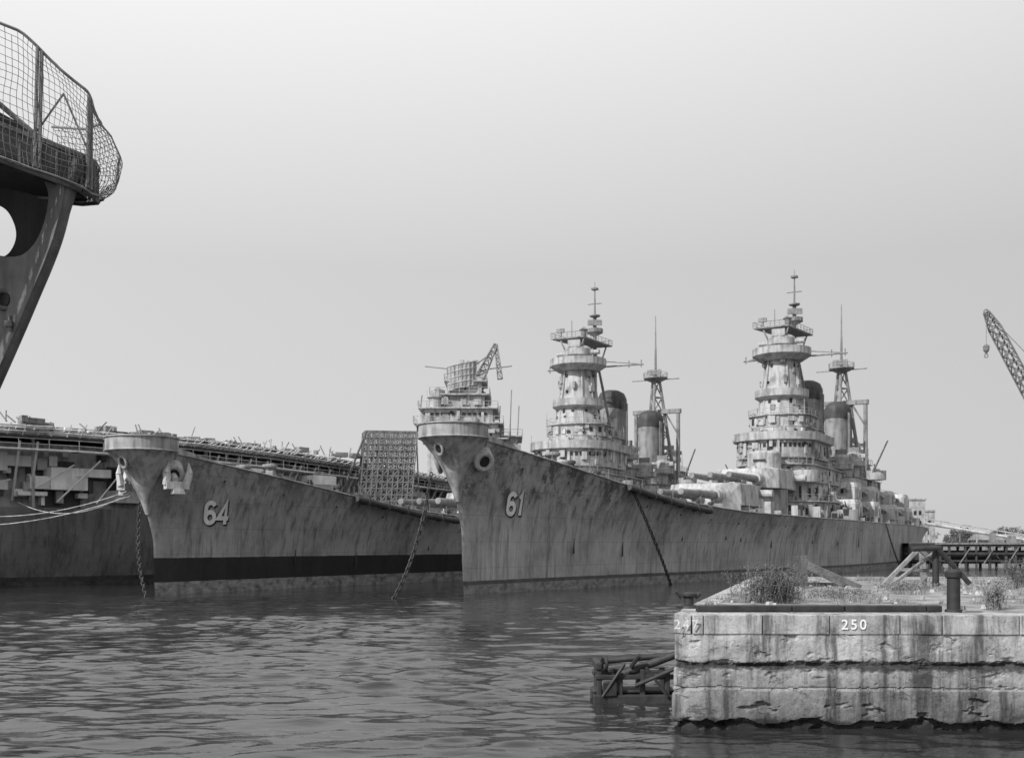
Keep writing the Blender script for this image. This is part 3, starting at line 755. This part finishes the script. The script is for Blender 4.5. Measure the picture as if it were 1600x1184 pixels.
tc=N(nt,'ShaderNodeTexCoord'); sp=N(nt,'ShaderNodeSeparateXYZ'); L(nt,tc.outputs['Object'],sp.inputs[0])
c=ramp(nt,coordnoise(nt,.9,detail=9,rough=.74),[(.3,.18),(.46,.36),(.68,.55)])
st=ramp(nt,coordnoise(nt,2.6,(1,1,.1),detail=8,rough=.72),[(.38,.3),(.5,.95),(.7,1.2)])
sp2=ramp(nt,coordnoise(nt,16,detail=6,rough=.8),[(.32,.4),(.47,1.0)])
v=mul(nt,mul(nt,c,st),sp2)
zz=mul(nt,sp.outputs[2],mul(nt,mul(nt,coordnoise(nt,1.7,(1,1,1),detail=9,rough=.74),.5,'SUBTRACT'),.55),'ADD')
zr=N(nt,'ShaderNodeMapRange'); zr.inputs[1].default_value=0; zr.inputs[2].default_value=2.8; L(nt,zz,zr.inputs[0])
zt=ramp(nt,zr.outputs[0],[(0,.07),(.07,.09),(.10,.42),(.3,.6),(.36,.72),(.49,.9),(.505,.4),(.52,.13),(.565,.16),(.585,1.0),(.8,1.15),(1,1.05)])
v=mul(nt,v,zt)
pt=ramp(nt,coordnoise(nt,1.0,(1.0,1,2.0),detail=11,rough=.82,dist=.5,loc=(2,5,0)),[(.545,0),(.59,1)])
pz=ramp(nt,zr.outputs[0],[(0,.9),(.15,.7),(.35,.7),(.45,.5),(.55,1),(.6,.55),(.7,.7),(.85,.35),(1,.1)])
v=mixc(nt,mul(nt,pt,pz),v,.035)
L(nt,v,b.inputs['Base Color']); b.inputs['Roughness'].default_value=.95
bp=N(nt,'ShaderNodeBump'); bp.inputs['Strength'].default_value=.8; bp.inputs['Distance'].default_value=.03
L(nt,coordnoise(nt,8,detail=9,rough=.75),bp.inputs['Height']); L(nt,bp.outputs[0],b.inputs['Normal'])
mb=MB(); mb.add(vs,fs); mb.obj('quay_wall',mC,Q)
cb=MB(); jr=random.Random(3)
jx=[(k-800)/F*25 for k in (1100,1192,1296,1405,1470,1588,1700,1830)]
edges=sorted(set([4.28]+jx+[20,24,30,38,46]))
def fy(x): return y0-.028*(x-xs)
for a,b_ in zip(edges[:-1],edges[1:]):
    j=jr.uniform(-.012,.012)
    cb.add([(a+.009,fy(a)-.03+j,2.26),(b_-.009,fy(b_)-.03+j,2.26),(b_-.009,fy(b_)+.75,2.26),(a+.009,fy(a)+.75,2.26),
            (a+.009,fy(a)-.03+j,ZT),(b_-.009,fy(b_)-.03+j,ZT),(b_-.009,fy(b_)+.75,ZT),(a+.009,fy(a)+.75,ZT)],[(0,3,2,1),(4,5,6,7),(0,1,5,4),(1,2,6,5),(2,3,7,6),(3,0,4,7)])
cb.obj('coping_blocks',mC,Q,bevel=.025)
n1=[i for i in range(len(P)) if P[i][1]<27 and P[i][0]<4.30]
poly=[tuple(P[i]+nr[i]*.03) for i in n1]+[(4.27,26.4)]
cc=MB(); cc.prism(poly,2.26,ZT+.0); 
lp=[tuple(P[i]+nr[i]*.03) for i in range(0,28)]
cc.prism(lp+[(lp[-1][0]+.7,lp[-1][1]),(lp[0][0]+.7,lp[0][1])],2.27,ZT-.005)
cc.obj('corner_coping',mC,Q,bevel=.02)
mG,nt,b=newmat('quay_top_gravel')
v=ramp(nt,coordnoise(nt,.9,detail=10,rough=.75),[(.35,.1),(.47,.28),(.62,.46)])
sp2=ramp(nt,coordnoise(nt,20,detail=5,rough=.8),[(.3,.5),(.55,1.0)])
L(nt,mul(nt,v,sp2),b.inputs['Base Color']); b.inputs['Roughness'].default_value=1
bp=N(nt,'ShaderNodeBump'); bp.inputs['Strength'].default_value=1; bp.inputs['Distance'].default_value=.05
L(nt,coordnoise(nt,9,detail=8,rough=.8),bp.inputs['Height']); L(nt,bp.outputs[0],b.inputs['Normal'])
gs=MB(); vs=[];fs=[]; rows=list(np.arange(25.9,54.1,.5)); cols=60
for y in rows:
    for i in range(cols+1):
        t=(i/cols)**1.5; x=lx(y)+.35+t*(46-lx(y)); 
        z=ZT-.03+.05*fb((x*.6,y*.6,0)) if y>26.4 else ZT-.06
        vs.append((x,y,z))
for r_ in range(len(rows)-1):
    for i in range(cols): a=r_*(cols+1)+i; fs.append((a,a+1,a+cols+2,a+cols+1))
gs.add(vs,fs); gs.obj('quay_top',mG,Q,smooth=True)
bk=MB(); bk.add([(lx(54),54,-1),(46,54,-1),(46,54,ZT),(lx(54),54,ZT)],[(0,1,2,3)]); bk.obj('quay_back_wall',mC,Q)
mW,nt,b=newmat('chalky_paint'); v=ramp(nt,coordnoise(nt,25,detail=6,rough=.8),[(.35,.45),(.48,.9)]); L(nt,v,b.inputs['Base Color']); b.inputs['Roughness'].default_value=.9
def qtext(body,x,size,mat,nm,yo,off=.0):
    cu=bpy.data.curves.new(nm,'FONT'); cu.body=body; cu.size=size; cu.offset=off; cu.align_x='CENTER'; cu.space_character=1.3; cu.extrude=.003
    o=bpy.data.objects.new(nm,cu); SC.collection.objects.link(o); o.data.materials.append(mat); o.parent=Q
    o.location=(x,yo,2.39); o.rotation_euler=(math.radians(90),0,-.028); return o
qtext('250',8.07,.33,mW,'painted_number_250',fy(8.07)-.052,.003)
mW2,nt,b=newmat('faded_paint'); v=ramp(nt,coordnoise(nt,14,detail=6,rough=.8),[(.4,.36),(.52,.7)]); L(nt,v,b.inputs['Base Color'])
o=qtext('247',4.12,.32,mW2,'painted_number_247',y0-.052,.001); o.rotation_euler=(math.radians(90),0,-.2); o.location.y=y0-.07

mb=MB(); rr_=random.Random(2)
xa=4.55
while xa<10.5:
    xb=min(10.6,xa+rr_.uniform(1.2,2.4)); mb.box(((xa+xb)/2,26.1+rr_.uniform(-.02,.02),ZT+.075),(xb-xa-.02,.26,.17),rz=-.01+rr_.uniform(-.006,.006)); xa=xb
mb.obj('timber_curb',M_IRON,None,bevel=.03)
mb=MB(); c=(4.62,27.6,ZT)
mb.lathe(c,[(.28,0),(.26,.06),(.13,.1),(.12,.25),(.2,.32),(.2,.38),(.06,.42)],18)
mb.cyl((4.46,27.6,ZT+.3),(4.3,27.6,ZT+.44),.09,.06,n=8); mb.cyl((4.78,27.6,ZT+.3),(4.92,27.6,ZT+.38),.09,.06,n=8); mb.box((4.62,27.6,ZT+.03),(.6,.4,.06))
mb.obj('mooring_bollard',M_IRON,None,smooth=True)
mb=MB(); mb.lathe((10.85,25.95,ZT),[(.21,0),(.2,.06),(.16,.08),(.155,.82),(.2,.86),(.21,.98),(.17,1.03),(.05,1.05)],24); mb.obj('bollard_post',M_IRON,None,smooth=True)
def beam(mb,a,b,w=.2): 
    a=Vector(a);b=Vector(b); d=b-a; q=d.to_track_quat('Z','Y'); h=w/2; vs=[]
    for p in (a,b):
        for k in ((-h,-h),(h,-h),(h,h),(-h,h)): vs.append(p+q@Vector((k[0],k[1],0)))
    mb.add(vs,[(0,3,2,1),(4,5,6,7),(0,1,5,4),(1,2,6,5),(2,3,7,6),(3,0,4,7)])
def PW(px,py,D): return ((px-800)/F*D,D,H+(850-py)/F*D)
mb=MB(); D=42
beam(mb,PW(1243,914,D),PW(1243,869,D),.22); beam(mb,PW(1256,918,D-1),PW(1256,868,D-1),.24)
beam(mb,PW(1250,876,D),PW(1345,918,D-1),.2); beam(mb,PW(1258,885,D-1),PW(1320,916,D-2),.14); beam(mb,PW(1240,912,D),PW(1330,914,D+1),.16)
mb.obj('timber_brace',M_TIMBER,None,bevel=.02)
mb=MB(); D=41
beam(mb,PW(1437,856,D),PW(1378,916,D),.16); beam(mb,PW(1437,858,D),PW(1500,914,D),.16); beam(mb,PW(1440,854,D+1),PW(1444,916,D+1),.2)
beam(mb,PW(1405,890,D),PW(1500,893,D),.14); beam(mb,PW(1462,862,D),PW(1395,912,D-1),.12)
mb.obj('timber_brace',M_TIMBERL,None,bevel=.02)
mb=MB(); mb.cyl(PW(1462,916,D-.3),PW(1462,851,D-.3),.13,n=10); mb.cyl(PW(1466,858,D-.6),PW(1515,912,D-.6),.1,n=8); mb.cyl(PW(1425,858,D-.6),PW(1470,856,D-.6),.1,n=8)
mb.obj('timber_brace',M_IRON,None,smooth=True)

# floating timber fender at quay corner
mb=MB(); ml=MB(); Yf=29.3
for y in (Yf,Yf+1.0):
    mb.box((3.55,y,.1),(2.6,.3,.26)); mb.box((3.4,y,.72),(2.2,.2,.13),rz=.04)
    for x in (2.42,3.0,3.62,4.3,4.8): mb.box((x,y,.45),(.14,.2,.8+.5*((x*7)%1)))
mb.box((2.4,Yf+.5,1.02),(.18,1.3,.2)); mb.box((3.4,Yf+.5,.3),(2.3,.9,.08)); mb.box((3.0,Yf+.3,.88),(.8,.4,.12),rz=.3)
ml.cyl((2.9,Yf+.2,.7),(4.95,Yf-.1,1.5),.13,.1,n=10); ml.cyl((2.5,Yf+.9,1.05),(4.8,Yf+.6,1.28),.09,n=10); ml.cyl((3.4,Yf-.2,.5),(4.9,Yf-.2,1.15),.06,n=8)
ml.cyl((2.5,Yf-.2,.2),(3.1,Yf-.2,1.1),.05,n=6); ml.cyl((3.7,Yf-.2,1.0),(4.3,Yf-.2,.2),.05,n=6)
mb.box((2.7,Yf-.18,.4),(.4,.06,.4),rz=.1)
ml.torus((2.55,Yf-.1,1.1),.16,.05,axis=(1,.4,0)); ml.cyl((3.3,Yf,1.0),(3.5,Yf-.3,1.35),.06,n=6)
e=empty('floating_fender'); mb.obj('frame',M_IRON,e,bevel=.03); ml.obj('logs',M_IRON,e,smooth=True)

# ---------------------------------------------------------------- vegetation
def leafmat(name,c):
    m,nt,b=newmat(name); v=ramp(nt,coordnoise(nt,3,detail=4),[(.3,c*.5),(.7,c*1.5)]); L(nt,v,b.inputs['Base Color']); b.inputs['Roughness'].default_value=.8; return m
M_LEAF=leafmat('weed_leaves',.12); M_GRASS=leafmat('dry_grass',.22); M_TREE=leafmat('tree_foliage',.12)
def bush(name,c,w,h,n,seed,mat=M_LEAF,ls=.035):
    r=random.Random(seed); mb=MB()
    for _ in range(n):
        bx=c[0]+r.gauss(0,w*.22); by=c[1]+r.gauss(0,w*.2); 
        a=r.random()*6.28; lean=r.uniform(.05,.6); hh=h*r.uniform(.4,1.0)
        tip=Vector((bx+math.cos(a)*lean*hh,by+math.sin(a)*lean*hh,c[2]+hh)); base=Vector((bx,by,c[2]-.02))
        mid_=base.lerp(tip,.5)+Vector((0,0,.12*hh)); mb.poly([base,mid_,tip],.006,3)
        for k in range(14):
            t=r.uniform(.2,1); p=(base.lerp(mid_,t*2) if t<.5 else mid_.lerp(tip,t*2-1))+Vector((r.gauss(0,.05),r.gauss(0,.05),r.gauss(0,.04)))
            u=Vector((r.gauss(0,1),r.gauss(0,1),r.gauss(0,.6))).normalized()*ls*r.uniform(.6,1.5); v=Vector((r.gauss(0,1),r.gauss(0,1),r.gauss(0,1))).normalized()*ls*.6
            mb.add([p-u,p+v,p+u,p-v],[(0,1,2,3)])
    return mb.obj(name,mat)
bush('weed_bush',(7.45,30.5,ZT),1.6,1.1,230,1)
bush('weed_bush',(8.1,31.5,ZT),1.1,.8,110,2)
bush('weed_bush',(12.45,27.2,ZT),.5,.8,80,3,M_GRASS,.03)
bush('weed_bush',(19.2,40,ZT),1.2,1.3,110,4)
bush('weed_bush',(14.2,38,ZT),2.0,.35,120,5,M_GRASS)
bush('weed_bush',(10.2,33,ZT),2.4,.3,110,8,M_GRASS)
r=random.Random(9); mb=MB()
def tuft(x,y,s,k):
    for _ in range(k):
        a=r.random()*6.28; l=s*r.uniform(.4,1); bx=x+r.gauss(0,s*.5); by=y+r.gauss(0,s*.5); w=.012
        mb.add([(bx-w,by,ZT-.03),(bx+w,by,ZT-.03),(bx+math.cos(a)*l*.5,by+math.sin(a)*l*.5,ZT+l)],[(0,1,2)])
for _ in range(620):
    y=r.uniform(26.8,53); x=lx(y)+.5+r.random()**1.3*22
    if noise.noise(Vector((x*.35,y*.35,2)))>-.05: tuft(x,y,r.uniform(.08,.32),16)
mb.obj('grass_tufts',M_GRASS)
mb=MB()
for _ in range(260):
    y=r.uniform(26.6,50); x=lx(y)+.6+r.random()*18; s=r.uniform(.04,.16); mb.box((x,y,ZT+s*.2),(s*r.uniform(.8,2),s,s*.7),rz=r.random()*3,top=.7)
mb.obj('rubble',mC)

# ---------------------------------------------------------------- background right
PR=empty('timber_pier'); mb=MB(); ml=MB(); r=random.Random(4)
mb.box((75.5+62,206,4.15),(124,9,.5)); ml.box((75.5+62,201.4,4.5),(124,.3,.35))
x=76
while x<198:
    for y in (201.8,206): mb.cyl((x,y,-1),(x+r.uniform(-.3,.3),y,4.0),r.uniform(.2,.3),n=7)
    x+=r.uniform(1.6,3.4)
mb.box((137,201.5,2.6),(124,.2,.4)); mb.box((137,201.5,1.2),(124,.2,.3)); mb.box((137,204,1.9),(124,.3,2.6))
for x in np.arange(76,198,2.3):
    if r.random()<.5: ml.cyl((x,201.3,.4),(x+2.3,201.3,3.9),.1,n=5)
mb.box((78,203,3.0),(5,4,3.2)); mb.box((88,203.5,2.4),(9,3,.9))
mb.obj('pier_structure',M_DARK,PR); ml.obj('pier_stringers',M_TIMBERL,PR)
mb=MB(); mb.poly([(84,215,8.6),(104,212,5.0)],.35,6); mb.poly([(84,215,9.6),(104,212,6.0)],.12,5)
for t in np.linspace(0,1,14): p=Vector((84,215,8.6)).lerp(Vector((104,212,5.0)),t); mb.cyl(p,p+Vector((0,0,1)),.07,n=4)
for t in (0.05,.5,.95): p=Vector((84,215,8.6)).lerp(Vector((104,212,5.0)),t); mb.cyl((p.x,p.y,4.3),p,.15,n=5)
mb.obj('gangway',M_PALE)
mL=leafmat('shore_ground',.16)
mb=MB(); vs=[(60,330),(90,300),(180,262),(400,250),(3000,300),(3000,2800),(-2600,2800),(-2600,900),(-300,620),(40,560)]
mb.prism(vs,-1,1.8); mb.obj('shore',mL)
B=empty('harbour_building'); mb=MB(); md=MB()
def PX(px,D): return (px-800)/F*D
D=345
for a,b_,t in ((1424,1446,781),(1446,1461,799)):
    x0,x1=PX(a,D),PX(b_,D); zt=H+(850-t)/F*D; mb.box(((x0+x1)/2,D+5,zt/2),(x1-x0-.03,10,zt)); mb.box(((x0+x1)/2,D+5,zt+.2),(x1-x0+.5,10.6,.5))
    for z in np.arange(5,zt-1.5,3.2):
        for x in np.arange(x0+1.2,x1-.6,1.6): md.box((x,D-.05,z),(.8,.2,1.3))
mb.obj('walls',M_LIGHT,B); md.obj('windows',M_BLACK,B)
B=empty('warehouse'); mb=MB(); md=MB()
x0,x1=PX(1535,420),PX(1640,420); mb.box(((x0+x1)/2,425,3.7),(x1-x0,12,4.6)); mb.prism([(x0-1,418),(x1+1,418),(x1+1,432),(x0-1,432)],6.0,8.4,[(x0-1,424.8),(x1+1,424.8),(x1+1,425.2),(x0-1,425.2)])
for x in np.arange(x0+2,x1-2,4): md.box((x,418.95,3.9),(1.6,.2,1.6))
mb.obj('walls_and_roof',M_MID,B); md.obj('windows',M_BLACK,B)
mb=MB()
for _ in range(30):
    x=r.uniform(92,150); h=r.uniform(.6,2.2); mb.box((x,206+r.uniform(-2,2),4.4+h/2),(r.uniform(.6,2.5),1.2,h))
for _ in range(14):
    x=r.uniform(80,150); mb.cyl((x,202,4.4),(x,202,4.4+r.uniform(1,2.5)),.12,n=5)
mb.obj('dockside_equipment',M_MID)
def treeline(name,x0,x1,D,hm,hM,n,seed):
    r=random.Random(seed); mb=MB(); tr=MB()
    for _ in range(n):
        x=r.uniform(x0,x1); y=D+r.uniform(-15,25); h=r.uniform(hm,hM); w=h*r.uniform(.35,.55)
        tr.cyl((x,y,1),(x,y,h*.5),.35,.2,n=5)
        for k in range(5): a=r.random()*6.28; tr.cyl((x,y,h*.35),(x+math.cos(a)*w*.6,y+math.sin(a)*w*.6,h*.7),.15,.06,n=4)
        lobes=[(x+r.gauss(0,w*.45),y+r.gauss(0,w*.4),h*r.uniform(.4,.85),w*r.uniform(.3,.5)) for _ in range(9)]
        for (a,b_,c_,q) in lobes:
            for _ in range(55):
                d=Vector((r.gauss(0,1),r.gauss(0,1),r.gauss(0,.8))).normalized()*q*r.uniform(.55,1.1)
                p=Vector((a,b_,c_))+d; s=r.uniform(.3,.8); u=Vector((r.gauss(0,1),r.gauss(0,1),r.gauss(0,1))).normalized()*s; v=u.cross(Vector((r.gauss(0,1),r.gauss(0,1),r.gauss(0,1)))).normalized()*s*.7
                mb.add([p-u,p+v,p+u,p-v],[(0,1,2,3)])
    e=empty(name); mb.obj('foliage',M_TREE,e); tr.obj('trunks',M_TIMBER,e)
treeline('distant_tree_line',PX(1490,620),PX(1700,620),620,9,15,34,2)
treeline('distant_tree_line',PX(1380,900),PX(1620,900),900,10,17,26,6)

# crane
CR=empty('dock_crane'); mb=MB(); md=MB(); D=300
M_CR=paint('crane_paint',.22)
tip=Vector(PW(1541,488,D)); pv=Vector((PX(1541,D)+34,D,6.5))
base=pv
lattice(mb,base,base.lerp(tip,.93),3.2,2.5,24,.26); lattice(mb,base.lerp(tip,.93),tip,2.5,1.1,3,.22)
mb.cyl(tip,tip+Vector((0,0,-9.4)),.08,n=4); 
hk=tip+Vector((0,0,-10)); md.lathe((hk.x,hk.y,hk.z-.9),[(.2,-.9),(.8,0),(.9,1.2),(.3,1.8)],12); md.torus(hk+Vector((0,0,-2.4)),.5,.15,axis=(0,1,0)); md.torus(tip,.7,.2,axis=(0,1,0))
mb.cyl(tip,base+Vector((12,0,16)),.1,n=4); lattice(mb,base+Vector((5,0,2)),base+Vector((12,0,16)),1.5,1.0,6,.2)
md.box(base+Vector((4,0,.6)),(12,6,4.2)); md.box(base+Vector((-1.5,-3.4,1.2)),(2.5,2,3)); md.lathe((base.x+3,base.y,1.5),[(3.4,0),(3.0,1.4),(3.0,3)],20)
for sx in (-3,9):
    for sy in (-4,4): md.box(base+Vector((sx,sy,-3.4)),(1.2,1.2,4))
mb.obj('boom',M_CR,CR); md.obj('cab_and_hook',M_CR,CR)

# ---------------------------------------------------------------- water
mWt,nt,b=newmat('harbour_water')
b.inputs['Base Color'].default_value=(.03,.03,.03,1); b.inputs['Roughness'].default_value=.04; b.inputs['IOR'].default_value=1.45
n1=coordnoise(nt,1.5,(.5,1.15,1),detail=2,rough=.5,dist=.5); n2=coordnoise(nt,5,(.6,1.2,1),detail=3,rough=.55,dist=.3); n3=coordnoise(nt,.06,(1,1.8,1),detail=3)
hsum=mul(nt,mul(nt,n1,.55),mul(nt,n2,.10),'ADD')
amp=ramp(nt,n3,[(.38,.5),(.62,1.1)])
hh=mul(nt,hsum,amp)
bp=N(nt,'ShaderNodeBump'); bp.inputs['Strength'].default_value=1.0; bp.inputs['Distance'].default_value=.11
L(nt,hh,bp.inputs['Height']); L(nt,bp.outputs[0],b.inputs['Normal'])
ys=[-300,0,10]+list(16*np.exp(np.linspace(0,math.log(105/16),560)))+[6000]
ux=np.concatenate([[-60],np.linspace(-.62,.62,400),[60]])
rs=np.random.RandomState(3)
comps=[]
for _ in range(46):
    lam=math.exp(rs.uniform(math.log(.55),math.log(3.4))); th=rs.normal(0,.42)+.15; k=2*math.pi/lam
    comps.append((k*math.sin(th),k*math.cos(th),rs.uniform(0,6.28),.0046*lam*rs.uniform(.5,1.2)))
YY=np.repeat(np.array(ys)[:,None],len(ux),1); XX=np.where(np.abs(ux)[None,:]>1,np.sign(ux)[None,:]*4000,ux[None,:]*np.clip(YY,14,2000))
XX[0,:]=np.linspace(-4000,4000,len(ux))
Z=np.zeros_like(XX)
wx=.5*np.sin(.31*XX+.17*YY)+.4*np.sin(.23*YY-.19*XX+2)   # gentle warping so that crests wander
for a,b2,p,am in comps: Z+=am*np.sin(a*(XX+wx)+b2*(YY+wx*.6)+p)
patch=.85+.4*np.sin(.13*XX+.21*YY+1)*np.sin(.07*XX-.11*YY)
sdv=Z.std(); Z=Z+.35*Z*Z/max(sdv*3,1e-6)   # sharper crests, flatter troughs
fadey=np.clip((104-YY)/45,0,1)*np.clip((YY-12)/4,0,1); fadex=(np.abs(ux)[None,:]<=.6)
Z=Z*patch*fadey*fadex
nr_,nc=XX.shape
V=np.stack([XX,YY,Z],-1).reshape(-1,3)
me=bpy.data.meshes.new('water'); idx=np.arange(nr_*nc).reshape(nr_,nc)
faces=np.stack([idx[:-1,:-1],idx[:-1,1:],idx[1:,1:],idx[1:,:-1]],-1).reshape(-1,4)
me.vertices.add(len(V)); me.vertices.foreach_set('co',V.ravel()); me.loops.add(faces.size); me.loops.foreach_set('vertex_index',faces.ravel().astype(np.int32))
me.polygons.add(len(faces)); me.polygons.foreach_set('loop_start',np.arange(0,faces.size,4,dtype=np.int32)); me.polygons.foreach_set('use_smooth',np.ones(len(faces),bool))
me.update(calc_edges=True); me.validate(); me.materials.append(mWt)
o=bpy.data.objects.new('water',me); SC.collection.objects.link(o)

# ---------------------------------------------------------------- light
sun_dir=Vector((-.56,-.52,.64)).normalized()
el=math.asin(sun_dir.z); az=math.atan2(sun_dir.x,sun_dir.y)
Wd=bpy.data.worlds.new('World'); SC.world=Wd; Wd.use_nodes=True; nt=Wd.node_tree
bg=nt.nodes['Background']; sky=N(nt,'ShaderNodeTexSky'); sky.sky_type='NISHITA'; sky.sun_disc=False; sky.sun_elevation=el; sky.sun_rotation=az
sky.air_density=1.0; sky.dust_density=3.0
bw=N(nt,'ShaderNodeRGBToBW'); L(nt,sky.outputs[0],bw.inputs[0])
tc=N(nt,'ShaderNodeTexCoord'); sp=N(nt,'ShaderNodeSeparateXYZ'); L(nt,tc.outputs['Generated'],sp.inputs[0])
g=ramp(nt,sp.outputs[2],[(0,.71),(.12,.68),(.25,.67),(.36,.82),(.47,.99),(.7,.8),(1,.62)])
xg=N(nt,'ShaderNodeMapRange'); xg.inputs[1].default_value=-.5; xg.inputs[2].default_value=.5; xg.inputs[3].default_value=1.1; xg.inputs[4].default_value=.9; L(nt,sp.outputs[0],xg.inputs[0])
veil=mul(nt,mul(nt,g,xg.outputs[0]),10.0)   # thin bright overcast veil over the physical sky
c=mixc(nt,.88,bw.outputs[0],veil)
L(nt,c,bg.inputs['Color']); bg.inputs['Strength'].default_value=.1
sl=bpy.data.lights.new('sun','SUN'); sl.energy=4.0; sl.angle=math.radians(.5); so=bpy.data.objects.new('sun',sl); SC.collection.objects.link(so)
so.rotation_euler=sun_dir.to_track_quat('Z','Y').to_euler()

cam=bpy.data.cameras.new('camera'); co=bpy.data.objects.new('camera',cam); SC.collection.objects.link(co)
co.location=(0,0,H); co.rotation_euler=(math.radians(90),0,0); cam.sensor_width=36; cam.lens=36*F/1600; cam.shift_y=.161; cam.clip_end=9000; cam.clip_start=.1
cam.dof.use_dof=True; cam.dof.focus_distance=34; cam.dof.aperture_fstop=1.2
SC.camera=co
SC.view_settings.view_transform='Standard'; SC.view_settings.look='None'; SC.view_settings.exposure=0
